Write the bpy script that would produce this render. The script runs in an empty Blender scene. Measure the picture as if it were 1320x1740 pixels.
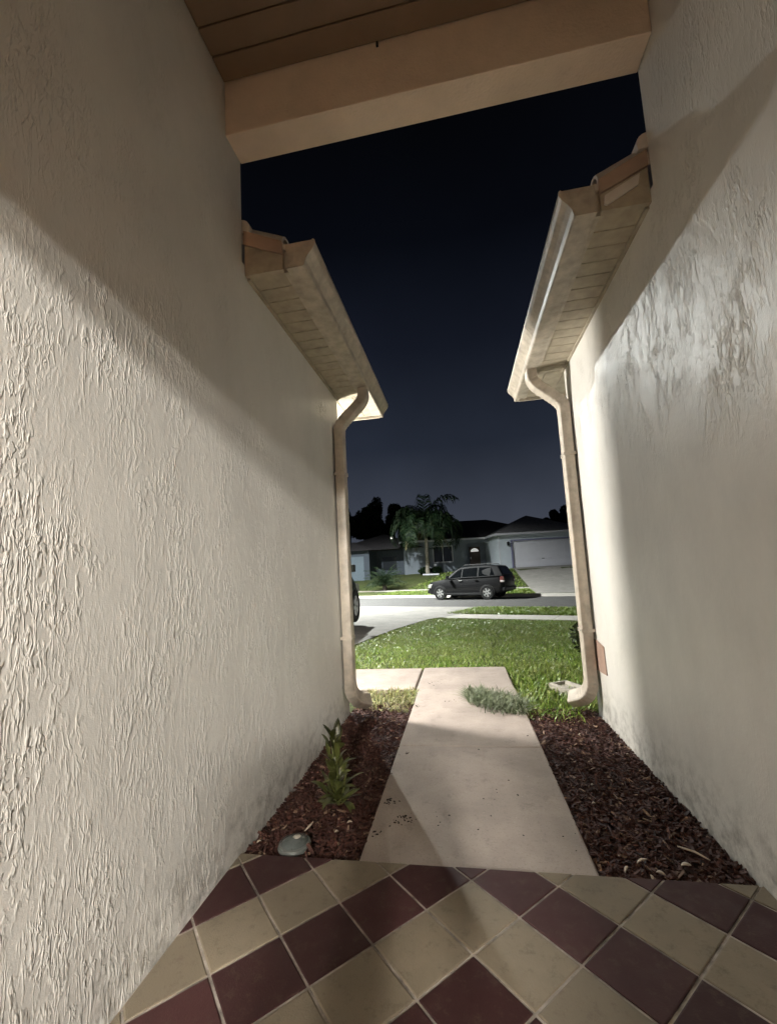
import bpy, math, random
import numpy as np
from math import sin, cos, pi, radians, sqrt, atan2
from mathutils import Vector, Matrix
random.seed(7); rng = np.random.default_rng(7)
sc = bpy.context.scene
COL = sc.collection

# ------------------------------------------------------------------ camera
CAM_H = 1.12
YAW, PITCH, ROLL = -0.1681, 0.1051, -0.0542
FPX, CX, CY = 716.2, 657.5, 895.4            # focal length and principal point in photo pixels (1320 x 1740)
_f = np.array([sin(YAW)*cos(PITCH), cos(YAW)*cos(PITCH), sin(PITCH)])
_r = np.array([cos(YAW), -sin(YAW), 0.0]); _u = np.cross(_r, _f)
RV = cos(ROLL)*_r + sin(ROLL)*_u; UV = -sin(ROLL)*_r + cos(ROLL)*_u; FV = _f
CAMP = np.array([0, 0, CAM_H])
cd = bpy.data.cameras.new('camera'); cam = bpy.data.objects.new('camera', cd); COL.objects.link(cam)
M = Matrix.Identity(4)
for i in range(3):
    M[i][0], M[i][1], M[i][2], M[i][3] = RV[i], UV[i], -FV[i], CAMP[i]
cam.matrix_world = M
cd.sensor_fit = 'VERTICAL'; cd.sensor_height = 36; cd.sensor_width = 36
cd.lens = FPX/1740*36
cd.shift_x = (660-CX)/1740; cd.shift_y = (CY-870)/1740
cd.clip_start = 0.02; cd.clip_end = 2000
sc.camera = cam

# ------------------------------------------------------------------ night sky (city glow at the horizon, dark above)
w = bpy.data.worlds.new('World'); sc.world = w; w.use_nodes = True
nt = w.node_tree; nt.nodes.clear()
wo = nt.nodes.new('ShaderNodeOutputWorld'); bg = nt.nodes.new('ShaderNodeBackground')
tc = nt.nodes.new('ShaderNodeTexCoord'); sx = nt.nodes.new('ShaderNodeSeparateXYZ'); cr = nt.nodes.new('ShaderNodeValToRGB')
nt.links.new(tc.outputs['Generated'], sx.inputs[0]); nt.links.new(sx.outputs['Z'], cr.inputs[0])
wn_ = nt.nodes.new('ShaderNodeTexNoise'); wn_.inputs['Scale'].default_value = 2.2; wn_.inputs['Detail'].default_value = 5
nt.links.new(tc.outputs['Generated'], wn_.inputs['Vector'])
wm = nt.nodes.new('ShaderNodeMapRange'); wm.inputs[1].default_value = .3; wm.inputs[2].default_value = .7; wm.inputs[3].default_value = .80; wm.inputs[4].default_value = 1.22
nt.links.new(wn_.outputs['Fac'], wm.inputs[0])
wv_ = nt.nodes.new('ShaderNodeVectorMath'); wv_.operation = 'SCALE'
nt.links.new(cr.outputs[0], wv_.inputs[0]); nt.links.new(wm.outputs[0], wv_.inputs['Scale'])
nt.links.new(wv_.outputs[0], bg.inputs[0]); nt.links.new(bg.outputs[0], wo.inputs[0])
ramp = cr.color_ramp
stops = [(0.0, (.072, .080, .102)), (.12, (.050, .058, .080)), (.28, (.018, .023, .036)), (.48, (.0068, .0088, .0155)), (.64, (.0020, .0026, .0046)), (.80, (.0009, .0010, .0014))]
ramp.elements[0].position = stops[0][0]; ramp.elements[0].color = (*stops[0][1], 1)
ramp.elements[1].position = stops[-1][0]; ramp.elements[1].color = (*stops[-1][1], 1)
for p, c in stops[1:-1]:
    e = ramp.elements.new(p); e.color = (*c, 1)
bg.inputs[1].default_value = 1.0
sc.view_settings.view_transform = 'Standard'; sc.view_settings.look = 'None'
sc.view_settings.gamma = 1; sc.view_settings.exposure = 0.0; sc.view_settings.use_curve_mapping = False
sc.cycles.use_denoising = True
sc.cycles.max_bounces = 6

# lamp powers in watts (used by the lamps built further down)
P_STREET, P_GARAGE, P_ROOM = 30000.0, 560.0, 1950.0
STREET_LAMP = (-9.2, 21.5, 12.0)
GARAGE_LAMP = (-1.90, 3.83, 1.85)
ROOM_LAMPS = ((.42, -3.2, 2.70, .80), (.30, -5.6, 2.70, 1.15))     # ceiling lamps inside the house, seen through the open front door

# ------------------------------------------------------------------ helpers
def ray(x, y): return FV + (x-CX)/FPX*RV - (y-CY)/FPX*UV
def at_y(x, y, Y): d = ray(x, y); return CAMP + Y/d[1]*d
def at_z(x, y, z): d = ray(x, y); return CAMP + (z-CAM_H)/d[2]*d
def at_d(x, y, D):
    d = ray(x, y); return CAMP + D/(d[0]*sin(YAW)+d[1]*cos(YAW))*d

ANG = radians(25); NX, NY = sin(ANG), cos(ANG)         # street normal; street runs along (NY, -NX)
GS = [-400, 5.0, 11.7, 12.85, 15.5, 15.7, 18.5, 21.3, 21.5, 24.0, 25.2, 29.0, 31.5, 60, 400]
GZ = [-.05, -.05, -.40, -.41, -.46, -.50, -.47, -.50, -.38, -.27, -.24, .42, .78, .85, .9]
def gs(x, y): return NX*x + NY*y
def gz(x, y): return float(np.interp(gs(x, y), GS, GZ))
def st(s, t): return (NX*s + NY*t, NY*s - NX*t)         # street coords -> world xy
def at_g(x, y, lift=0.0):
    d = ray(x, y); D = 3.0
    while D < 300:
        p = CAMP + d*D
        if p[2] <= gz(p[0], p[1])+lift: return p
        D *= 1.003
    return p

def link(o, parent=None):
    COL.objects.link(o)
    if parent is not None: o.parent = parent
    return o
def tag(o, label=None, cat=None, group=None, kind=None):
    if label: o['label'] = label
    if cat: o['category'] = cat
    if group: o['group'] = group
    if kind: o['kind'] = kind
    return o
def empty(name, loc=(0, 0, 0), rz=0.0, **k):
    o = bpy.data.objects.new(name, None); o.empty_display_size = .1
    o.location = loc; o.rotation_euler = (0, 0, rz); link(o); tag(o, **k); return o

class MB:
    def __init__(s): s.v = []; s.f = []
    def add(s, vs, fs):
        b = len(s.v); s.v += [tuple(map(float, p)) for p in vs]; s.f += [tuple(i+b for i in f) for f in fs]; return s
    def box(s, x0, x1, y0, y1, z0, z1):
        return s.add([(x0,y0,z0),(x1,y0,z0),(x1,y1,z0),(x0,y1,z0),(x0,y0,z1),(x1,y0,z1),(x1,y1,z1),(x0,y1,z1)],
                     [(0,3,2,1),(4,5,6,7),(0,1,5,4),(1,2,6,5),(2,3,7,6),(3,0,4,7)])
    def prism(s, poly, a, b, axis='y'):
        n = len(poly)
        def P(p, t):
            return (p[0], t, p[1]) if axis == 'y' else ((t, p[0], p[1]) if axis == 'x' else (p[0], p[1], t))
        vs = [P(p, a) for p in poly] + [P(p, b) for p in poly]
        fs = [tuple(range(n))[::-1], tuple(range(n, 2*n))] + [(i, (i+1) % n, n+(i+1) % n, n+i) for i in range(n)]
        return s.add(vs, fs)
    def sweep(s, path, prof, scales=None, caps=True):
        path = [Vector(p) for p in path]; n = len(path); m = len(prof)
        t0 = (path[1]-path[0]).normalized()
        up = Vector((0, 1, 0)) if abs(t0.y) < .9 else Vector((1, 0, 0))
        nrm = (up - t0*up.dot(t0)).normalized(); vs = []; prev = t0
        for i in range(n):
            t = ((path[min(i+1, n-1)]-path[max(i-1, 0)])).normalized()
            q = prev.rotation_difference(t); nrm = (q @ nrm).normalized(); prev = t
            b = t.cross(nrm)
            k = scales[i] if scales else 1.0
            for (a, c) in prof: vs.append(path[i] + nrm*(a*k) + b*(c*k))
        fs = []
        for i in range(n-1):
            for j in range(m):
                fs.append((i*m+j, i*m+(j+1) % m, (i+1)*m+(j+1) % m, (i+1)*m+j))
        if caps: fs += [tuple(range(m))[::-1], tuple((n-1)*m+j for j in range(m))]
        return s.add(vs, fs)
    def tube(s, path, r, n=8, scales=None):
        return s.sweep(path, [(r*cos(2*pi*j/n), r*sin(2*pi*j/n)) for j in range(n)], scales)
    def lathe(s, prof, n=20, c=(0, 0, 0)):
        vs = []; m = len(prof)
        for j in range(n):
            a = 2*pi*j/n
            for (r, z) in prof: vs.append((c[0]+r*cos(a), c[1]+r*sin(a), c[2]+z))
        fs = [(j*m+i, ((j+1) % n)*m+i, ((j+1) % n)*m+i+1, j*m+i+1) for j in range(n) for i in range(m-1)]
        return s.add(vs, fs)
    def mesh(s, name, smooth=False, bevel=0):
        me = bpy.data.meshes.new(name); me.from_pydata(s.v, [], s.f); me.update()
        if bevel:
            import bmesh
            bm = bmesh.new(); bm.from_mesh(me)
            bmesh.ops.recalc_face_normals(bm, faces=bm.faces)
            bmesh.ops.bevel(bm, geom=[e for e in bm.edges if e.is_manifold and e.calc_face_angle(0) > .5], offset=bevel, segments=2, affect='EDGES', profile=.6)
            bm.to_mesh(me); bm.free()
        if smooth:
            me.polygons.foreach_set('use_smooth', [True]*len(me.polygons))
            try: me.set_sharp_from_angle(angle=radians(40))
            except Exception: pass
        return me
    def build(s, name, mat, parent=None, smooth=False, bevel=0, **k):
        me = s.mesh(name, smooth, bevel); me.materials.append(mat)
        o = bpy.data.objects.new(name, me); link(o, parent); tag(o, **k); return o
def npmesh(name, V, F, mat, parent=None, smooth=False, **k):
    me = bpy.data.meshes.new(name); me.from_pydata([tuple(p) for p in V], [], [tuple(f) for f in F]); me.update()
    if smooth: me.polygons.foreach_set('use_smooth', [True]*len(me.polygons))
    me.materials.append(mat); o = bpy.data.objects.new(name, me); link(o, parent); tag(o, **k); return o
def inst(src, name, parent=None, loc=None, rot=None, scale=None):
    o = bpy.data.objects.new(name, src.data); link(o, parent)
    if loc is not None: o.location = loc
    if rot is not None: o.rotation_euler = rot
    if scale is not None: o.scale = scale
    return o

# ------------------------------------------------------------------ materials
class N:
    def __init__(s, name):
        s.m = bpy.data.materials.new(name); s.m.use_nodes = True; s.t = s.m.node_tree
        s.b = s.t.nodes['Principled BSDF']; s.out = s.t.nodes['Material Output']
    def n(s, typ, **k):
        o = s.t.nodes.new(typ)
        for a, v in k.items():
            if a.startswith('i_'):
                key = a[2:]; o.inputs[int(key) if key.isdigit() else key].default_value = v
            else: setattr(o, a, v)
        return o
    def l(s, a, b): s.t.links.new(a, b)
    def pos(s, scale=(1, 1, 1)):
        g = s.n('ShaderNodeNewGeometry'); m = s.n('ShaderNodeVectorMath', operation='MULTIPLY'); m.inputs[1].default_value = scale
        s.l(g.outputs['Position'], m.inputs[0]); return m.outputs[0]
    def noise(s, vec, scale, detail=4, rough=.55, dist=0.0):
        o = s.n('ShaderNodeTexNoise'); o.inputs['Scale'].default_value = scale; o.inputs['Detail'].default_value = detail
        o.inputs['Roughness'].default_value = rough; o.inputs['Distortion'].default_value = dist
        s.l(vec, o.inputs['Vector']); return o.outputs['Fac']
    def rng(s, v, a, b, c=0.0, d=1.0, smooth=False):
        o = s.n('ShaderNodeMapRange'); o.interpolation_type = 'SMOOTHSTEP' if smooth else 'LINEAR'
        for i, x in enumerate((a, b, c, d)): o.inputs[i+1].default_value = x
        s.l(v, o.inputs[0]); return o.outputs[0]
    def math(s, op, a, b=None, c=None):
        o = s.n('ShaderNodeMath', operation=op)
        for i, x in enumerate((a, b, c)):
            if x is None: continue
            if isinstance(x, (int, float)): o.inputs[i].default_value = x
            else: s.l(x, o.inputs[i])
        return o.outputs[0]
    def mix(s, fac, a, b):
        o = s.n('ShaderNodeMix', data_type='RGBA')
        if isinstance(fac, (int, float)): o.inputs[0].default_value = fac
        else: s.l(fac, o.inputs[0])
        for i, x in ((6, a), (7, b)):
            if isinstance(x, tuple): o.inputs[i].default_value = (*x, 1)
            else: s.l(x, o.inputs[i])
        return o.outputs[2]
    def bump(s, h, strength=.5, dist=.01, prev=None):
        o = s.n('ShaderNodeBump'); o.inputs['Strength'].default_value = strength; o.inputs['Distance'].default_value = dist
        s.l(h, o.inputs['Height'])
        if prev is not None: s.l(prev, o.inputs['Normal'])
        return o.outputs[0]
    def fin(s, col=None, rough=.7, nrm=None, spec=None, metal=None):
        if col is not None:
            if isinstance(col, tuple): s.b.inputs['Base Color'].default_value = (*col, 1)
            else: s.l(col, s.b.inputs['Base Color'])
        if isinstance(rough, (int, float)): s.b.inputs['Roughness'].default_value = rough
        else: s.l(rough, s.b.inputs['Roughness'])
        if nrm is not None: s.l(nrm, s.b.inputs['Normal'])
        if spec is not None: s.b.inputs['Specular IOR Level'].default_value = spec
        if metal is not None: s.b.inputs['Metallic'].default_value = metal
        return s.m

def m_stucco(name, col, strength, rough=.55, seed=0.0, zlo=None):
    k = N(name)
    p = k.pos((1, 1, .24)); a = k.n('ShaderNodeVectorMath', operation='ADD'); a.inputs[1].default_value = (seed, seed*1.7, seed*.6); k.l(p, a.inputs[0]); p = a.outputs[0]
    n1 = k.noise(p, 50, 3, .55, .5)
    r1 = k.rng(k.math('ABSOLUTE', k.math('SUBTRACT', n1, .53)), 0, .075, 1, 0, True)
    n2 = k.noise(p, 70, 2, .5, .3)
    r2 = k.rng(n2, .48, .68, 0, 1.1, True)
    msk = k.rng(k.noise(k.pos((1, 1, .55)), 4.2, 3, .55, .3), .40, .64, .18, 1.0, True)
    brk = k.rng(k.noise(k.pos((1, 1, .5)), 20, 3, .55, .3), .40, .60, .05, 1.0, True)
    brk2 = k.rng(k.noise(k.pos((1, 1, .7)), 31, 2, .5), .42, .62, .0, 1.0, True)
    lump = k.math('MULTIPLY', k.rng(k.noise(k.pos((1, 1, .55)), 85, 2, .5, .4), .5, .66, 0, .8, True), k.rng(k.noise(k.pos(), 7, 2), .45, .6, 0, 1, True))
    hgt = k.math('MULTIPLY', k.math('ADD', k.math('ADD', k.math('MULTIPLY', r1, brk), k.math('MULTIPLY', r2, brk2)), lump), msk)
    if zlo is not None:      # trowelled smooth below a certain height
        z = k.n('ShaderNodeSeparateXYZ'); k.l(k.pos(), z.inputs[0])
        zz = k.math('ADD', z.outputs[2], k.math('MULTIPLY', k.noise(k.pos(), 3, 3), .5))
        hgt = k.math('MULTIPLY', hgt, k.rng(zz, zlo, zlo+.45, .10, 1.0, True))
    grain = k.noise(k.pos(), 210, 3, .6)
    hgt = k.math('ADD', hgt, k.math('MULTIPLY', grain, .22))
    hgt = k.math('ADD', hgt, k.math('MULTIPLY', k.noise(k.pos(), 9, 3), .9))
    nb = k.bump(hgt, strength, .0023)
    stain = k.rng(k.noise(k.pos((1, 1, .6)), 2.3, 6, .65), .38, .72, 0, 1)
    c = k.mix(stain, col, tuple(x*.84 for x in col))
    zs = k.n('ShaderNodeSeparateXYZ'); k.l(k.pos(), zs.inputs[0])
    dirt = k.math('MULTIPLY', k.rng(zs.outputs[2], 0.0, .34, 1, 0, True), k.rng(k.noise(k.pos(), 16, 6, .7), .44, .70, 0, .8))
    c = k.mix(dirt, c, (.16, .15, .13))
    return k.fin(c, rough, nb, .5)
def m_plain(name, col, rough=.6, var=.12, nscale=8, bump=0.0, bscale=60, spec=.5, metal=0.0):
    k = N(name)
    f = k.rng(k.noise(k.pos(), nscale, 5, .6), .35, .7)
    c = k.mix(f, col, tuple(x*(1-var) for x in col))
    nb = k.bump(k.noise(k.pos(), bscale, 4, .6), bump, .004) if bump else None
    return k.fin(c, rough, nb, spec, metal)
def m_concrete(name, col, dark=.7, rough=.85):
    k = N(name)
    big = k.rng(k.noise(k.pos(), 2.2, 6, .65), .36, .68)
    c = k.mix(big, col, tuple(x*dark for x in col))
    spk = k.rng(k.noise(k.pos(), 85, 3, .7), .56, .66, 0, .45)
    c = k.mix(spk, c, tuple(x*.52 for x in col))
    blot = k.rng(k.noise(k.pos(), 9, 6, .75), .56, .70, 0, .6)
    c = k.mix(blot, c, tuple(x*.5 for x in col))
    lt = k.rng(k.noise(k.pos((1.03, .97, 1)), 130, 2, .6), .68, .74, 0, .5)
    c = k.mix(lt, c, (.6, .57, .52))
    nb = k.bump(k.math('ADD', k.noise(k.pos(), 150, 4, .7), k.math('MULTIPLY', k.noise(k.pos(), 14, 4), .7)), .55, .004)
    return k.fin(c, rough, nb, .3)
def m_tile(name, col, var):
    k = N(name)
    oi = k.n('ShaderNodeObjectInfo')
    c = k.mix(oi.outputs['Random'], col, tuple(x*var for x in col))
    c = k.mix(k.rng(k.noise(k.pos(), 7, 6, .7), .40, .72, 0, .6), c, tuple(x*.72 for x in col))
    c = k.mix(k.rng(k.noise(k.pos(), 19, 6, .8), .53, .70, 0, .6), c, (.085, .062, .045))
    c = k.mix(k.rng(k.noise(k.pos(), 260, 2), .60, .72, 0, .35), c, tuple(x*.6 for x in col))
    r = k.rng(k.noise(k.pos(), 12, 4), .3, .7, .50, .72)
    nb = k.bump(k.math('ADD', k.noise(k.pos(), 180, 3), k.math('MULTIPLY', k.noise(k.pos(), 14, 2), .8)), .25, .003)
    return k.fin(c, r, nb, .3)
def m_island(name, cols, rough=.6, spec=.4, bump=0.0):
    k = N(name); g = k.n('ShaderNodeNewGeometry'); r = k.n('ShaderNodeValToRGB')
    r.color_ramp.interpolation = 'LINEAR'
    n = len(cols)
    r.color_ramp.elements[0].color = (*cols[0], 1); r.color_ramp.elements[1].color = (*cols[-1], 1)
    for i in range(1, n-1):
        e = r.color_ramp.elements.new(i/(n-1)); e.color = (*cols[i], 1)
    k.l(g.outputs['Random Per Island'], r.inputs[0])
    c = k.mix(k.rng(k.noise(k.pos(), 1.1, 4, .6), .35, .68, 0, .55), r.outputs[0], tuple(x*.55 for x in cols[n//2]))
    nb = k.bump(k.noise(k.pos(), 90, 4, .7), bump, .006) if bump else None
    return k.fin(c, rough, nb, spec)
def m_emit(name, col, strength):
    k = N(name); k.b.inputs['Base Color'].default_value = (*col, 1)
    k.b.inputs['Emission Color'].default_value = (*col, 1); k.b.inputs['Emission Strength'].default_value = strength
    return k.m
def m_ground(name):
    k = N(name)
    f = k.rng(k.noise(k.pos(), .5, 6, .65), .35, .68)
    c = k.mix(f, (.060, .085, .022), (.095, .100, .040))
    c = k.mix(k.rng(k.noise(k.pos(), 9, 5, .7), .45, .66, 0, .8), c, (.040, .052, .016))
    c = k.mix(k.rng(k.noise(k.pos(), 60, 3, .7), .52, .7, 0, .7), c, (.028, .034, .012))
    nb = k.bump(k.noise(k.pos(), 45, 5, .75), 1.0, .05)
    return k.fin(c, .8, nb, .25)
def m_shingle(name, col):
    k = N(name)
    b = k.n('ShaderNodeTexBrick'); b.inputs['Scale'].default_value = 5
    b.inputs['Color1'].default_value = (*col, 1); b.inputs['Color2'].default_value = (*[x*.7 for x in col], 1); b.inputs['Mortar'].default_value = (*[x*.4 for x in col], 1)
    b.inputs['Mortar Size'].default_value = .02; b.inputs['Row Height'].default_value = .7
    k.l(k.pos(), b.inputs['Vector'])
    return k.fin(k.mix(k.rng(k.noise(k.pos(), 3, 5), .4, .65), b.outputs[0], col), .9, k.bump(b.outputs['Fac'], .4, .02), .2)

WALLC = (.70, .685, .645)
MT = dict(
    stucco_l=m_stucco('stucco_heavy', WALLC, 1.0, .42),
    stucco_r=m_stucco('stucco_trowelled', (.68, .665, .62), 1.3, .36, 3.3, 1.62),
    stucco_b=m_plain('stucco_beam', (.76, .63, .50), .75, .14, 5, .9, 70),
    plank=m_plain('vinyl_plank', (.22, .155, .10), .55, .18, 4, .08, 40),
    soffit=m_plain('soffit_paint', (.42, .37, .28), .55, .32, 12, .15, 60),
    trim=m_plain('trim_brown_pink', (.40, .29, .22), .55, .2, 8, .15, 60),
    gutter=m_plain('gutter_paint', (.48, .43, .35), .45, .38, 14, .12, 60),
    spout=m_plain('downspout_paint', (.52, .46, .38), .42, .34, 13, .12, 50),
    rooftile=m_plain('roof_tile_white', (.66, .62, .56), .7, .2, 9, .3, 60),
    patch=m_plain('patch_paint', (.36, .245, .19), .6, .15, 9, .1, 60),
    maroon=m_tile('tile_maroon', (.060, .023, .023), .60),
    cream=m_tile('tile_cream', (.235, .195, .14), .72),
    grout=m_plain('grout', (.42, .37, .32), .9, .75, 13, .5, 120),
    conc=m_concrete('path_concrete', (.42, .36, .32)),
    drive=m_concrete('driveway_concrete', (.31, .295, .27), .75),
    asphalt=m_concrete('road_asphalt', (.10, .097, .094), .8, .9),
    ground=m_ground('lawn_ground'),
    soil=m_plain('bed_soil', (.030, .016, .012), .9, .5, 30, .8, 90),
    chip=m_island('mulch_chip', [(.016, .006, .005), (.046, .016, .012), (.070, .024, .017), (.034, .012, .009), (.048, .016, .012), (.085, .030, .021), (.036, .013, .010), (.055, .019, .014), (.10, .042, .030), (.07, .026, .018), (.08, .035, .025), (.32, .22, .15)], .65, .3, .5),
    pale=m_plain('pale_wood', (.50, .42, .33), .6, .25, 40, .3, 120),
    grass=m_island('grass_blade', [(.080, .18, .014), (.15, .29, .024), (.22, .36, .040), (.36, .38, .12), (.11, .24, .018), (.22, .24, .07)], .36, .55),
    drygrass=m_island('dry_grass', [(.05, .075, .03), (.13, .17, .08), (.24, .27, .17), (.08, .11, .05), (.34, .34, .24)], .5, .4),
    bedgrass=m_island('sparse_grass', [(.10, .15, .03), (.24, .27, .08), (.36, .31, .14), (.14, .19, .05), (.22, .13, .09)], .5, .4),
    leaf=m_island('plant_leaf', [(.022, .030, .010), (.05, .062, .018), (.10, .11, .03), (.20, .18, .06)], .3, .5),
    glass=m_plain('disc_glass', (.10, .115, .11), .25, .3, 30, .2, 60, .8),
    black=m_plain('black_metal', (.008, .008, .009), .4, .2, 9),
    galv=m_plain('galvanised_pole', (.35, .36, .36), .5, .2, 9, metal=.6),
    door=m_plain('door_paint', (.26, .10, .07), .45, .1, 5),
    wood_grey=m_plain('splash_concrete', (.46, .43, .37), .85, .25, 12, .4, 90),
)

# ------------------------------------------------------------------ ground, road, pavements
def drape(name, s_list, t_list, mat, lift, parent=None, xy=st, **k):
    V = []; F = []; nt_ = len(t_list)
    for s in s_list:
        for t in t_list:
            x, y = xy(s, t); V.append((x, y, gz(x, y)+lift))
    for i in range(len(s_list)-1):
        for j in range(nt_-1):
            a = i*nt_+j; F.append((a, a+1, a+nt_+1, a+nt_))
    return npmesh(name, V, [f[::-1] for f in F], mat, parent, **k)
TT = [-400, -120, -60] + list(range(-40, 41, 2)) + [60, 120, 400]
sg = sorted(set(list(np.arange(-6, 40, .5)) + GS[1:-1] + [-400, -60, -20, 50, 100, 200, 600]))
drape('ground', sg, TT, MT['ground'], -.012, kind='structure')
drape('road', np.linspace(15.7, 21.3, 8), TT, MT['asphalt'], .004, kind='structure')
MT['walk'] = m_concrete('sidewalk_concrete', (.52, .49, .44), .8)
for nm, s0, s1 in (('sidewalk', 11.75, 12.8), ('sidewalk', 24.1, 25.1)):
    root = drape(nm, [s0, s1], TT, MT['grout'], .0, kind='structure')
    proto = None
    for i in range(-12, 14):
        t0, t1 = i*1.5+.008, (i+1)*1.5-.008
        m_ = MB(); V = []
        for (s, t) in ((s0, t0), (s0, t1), (s1, t1), (s1, t0)):
            x, y = st(s, t); V.append((x, y, gz(x, y)))
        m_.add([(a, b, c-.02) for a, b, c in V]+[(a, b, c+.018) for a, b, c in V], [(3,2,1,0),(4,5,6,7),(0,1,5,4),(1,2,6,5),(2,3,7,6),(3,0,4,7)][0:6])
        m_.build('slab', MT['walk'], root)
for nm, sa, sb in (('kerb', 15.42, 15.72), ('kerb', 21.28, 21.56)):
    m_ = MB()
    for i in range(len(TT)-1):
        pass
    lo = -.52; hi = -.40
    V = []; F = []
    for t in TT:
        for s, z in ((sa, lo), (sa, -.452 if nm == 'kerb' and sa < 18 else -.45), (sb, -.46), (sb, lo)):
            x, y = st(s, t); V.append((x, y, z))
    # sloped kerb: high on the verge side
    for idx, t in enumerate(TT):
        b = idx*4
        if sa < 18:
            V[b+1] = (V[b+1][0], V[b+1][1], -.438); V[b+2] = (V[b+2][0], V[b+2][1], -.482)
        else:
            V[b+1] = (V[b+1][0], V[b+1][1], -.478); V[b+2] = (V[b+2][0], V[b+2][1], -.362)
    for i in range(len(TT)-1):
        for j in range(4):
            F.append((i*4+j, i*4+(j+1) % 4, (i+1)*4+(j+1) % 4, (i+1)*4+j))
    npmesh('kerb', V, F, MT['walk'], kind='structure')

# driveway of the near house (left of the lawn), runs from the garage to the road
def drv(name, rows, lift, mat):
    V = []; F = []; n = 7
    for (xl, yl, xr, yr) in rows:
        for j in range(n):
            a = j/(n-1); x = xl+(xr-xl)*a; y = yl+(yr-yl)*a
            z = gz(x, y); V.append((x, y, max(z, -.47)+lift))
    for i in range(len(rows)-1):
        for j in range(n-1):
            a = i*n+j; F.append((a, a+1, a+n+1, a+n))
    return npmesh(name, V, F, mat, kind='structure')
rows = []
for yy in np.linspace(3.55, 12.6, 16):
    xr = float(np.interp(yy, [3.5, 5.1, 7.0, 9.4, 12.6], [-1.95, -1.93, -1.83, -1.62, -1.10])); rows.append((-7.2, yy+.6, xr, yy))
for a in np.linspace(.1, 1, 8):
    s = 11.9+(15.75-11.9)*a
    x, y = st(s, -6.3+ .9*a); x2, y2 = st(s, -13.0-.9*a); rows.append((x2, y2, x, y))
drv('driveway', rows, .021, MT['drive'])

# ------------------------------------------------------------------ near house: walls, beam, ceiling
XL, XR = -.978, .926
YB1, YB2, ZB, ZC = 1.691, 1.8425, 3.262, 3.545
ZS, YE, YBACK = 2.655, 3.48, -.30
PY = 1.725                                       # front edge of the tiled porch
prof = [(YBACK-.2, -.12), (YE, -.12), (YE, 2.72), (YB2, 2.72), (YB2, 3.95), (YBACK-.2, 3.95)]
MB().prism(prof, XL-.2, XL, 'x').build('stucco_wall', MT['stucco_l'], bevel=.012, label='off-white stucco wall with heavy vertical ridges, left side of the passage', cat='wall')
MB().prism(prof, XR, XR+.2, 'x').build('stucco_wall', MT['stucco_r'], bevel=.012, label='smoother off-white stucco wall on the right with glossy trowel marks up high', cat='wall')
MB().box(-7.2, XL-.203, YE-.2, YE-.002, -.12, 2.72).build('garage_front_wall', MT['stucco_l'], label='stucco garage front wall round the corner from the left downspout', cat='wall')
MB().box(XR+.203, 7.2, YE-.2, YE-.002, -.12, 2.72).build('bedroom_front_wall', MT['stucco_r'], label='stucco front wall round the corner from the right downspout', cat='wall')
MB().box(XL+.001, XR-.001, YB1, YB2-.002, ZB, 3.95).build('porch_beam', MT['stucco_b'], bevel=.006, label='peach-lit stucco beam crossing overhead between the two walls', cat='beam')
ceil = tag(MB().box(XL-.2, XR+.2, YBACK-.2, YB1-.004, ZC+.022, ZC+.06).build('porch_ceiling', MT['plank']), 'dark brown plank ceiling of the porch above the beam', 'ceiling')
y = YB1-.006; pl = None
while y > YBACK:
    if pl is None:
        pl = MB().box(XL+.002, XR-.002, -.101, 0, ZC, ZC+.021).build('plank', MT['plank'], ceil, bevel=.004); pl.location = (0, y, 0)
    else: inst(pl, 'plank', ceil, (0, y, 0))
    y -= .107
MB().tube([(-.21, YB1-.004, ZC-.02), (-.21, YB1-.004, ZC+.003)], .006, 6).build('nail', MT['black'], ceil)
MB().box(XL-.6, XR+.6, YBACK-.6, YB2+.25, 3.955, 4.05).build('porch_roof', MT['rooftile'], label='unseen roof slab added above the beam to block the sky', cat='roof')  # unseen slab added to keep the sky out over the porch
# back of the porch, behind the camera: entry wall with the open front door, the lit hall behind it
DL, DR, DH = -.80, .32, 2.15
MB().prism([(XL+.001, -.1), (DL, -.1), (DL, DH), (DR, DH), (DR, -.1), (XR-.001, -.1), (XR-.001, 3.95), (XL+.001, 3.95)], YBACK-.15, YBACK, 'y').build('entry_wall', MT['stucco_b'], label='stucco entry wall with the open doorway behind the viewer', cat='wall')
fd = empty('front_door', (DR-.03, YBACK-.16, 0), label='dark red front door swung open into the hall behind the viewer', cat='door')
MB().box(-.02, .02, -1.02, -.01, .01, DH-.03).build('door_leaf', MT['door'], fd, bevel=.004)
MB().lathe([(0, .03), (.02, .025), (.028, 0), (.02, -.025), (0, -.03)], 12, (-.05, -.94, 1.0)).build('knob', MT['galv'], fd, smooth=True)
MT['room'] = m_plain('hall_paint', (.34, .31, .27), .8, .05, 3)
MT['wood'] = m_plain('hall_wood_floor', (.30, .175, .09), .4, .3, 6)
hall = tag(MB().box(-2.2, 2.0, -6.6, YBACK-.152, -.02, -.002).build('hall_floor', MT['wood']), kind='structure')
tag(MB().box(-2.4, -2.2, -6.6, YBACK-.152, -.02, 2.95).box(2.0, 2.2, -6.6, YBACK-.152, -.02, 2.95).box(-2.4, 2.2, -6.8, -6.6, -.02, 2.95).box(-2.4, XL-.201, YBACK-.15, YBACK+.05, -.02, 2.95).box(XR+.201, 2.2, YBACK-.15, YBACK+.05, -.02, 2.95).build('hall_wall', MT['room']), kind='structure')
tag(MB().box(-2.4, 2.2, -6.8, YBACK-.152, 2.955, 3.05).build('hall_ceiling', MT['room']), kind='structure')
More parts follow.
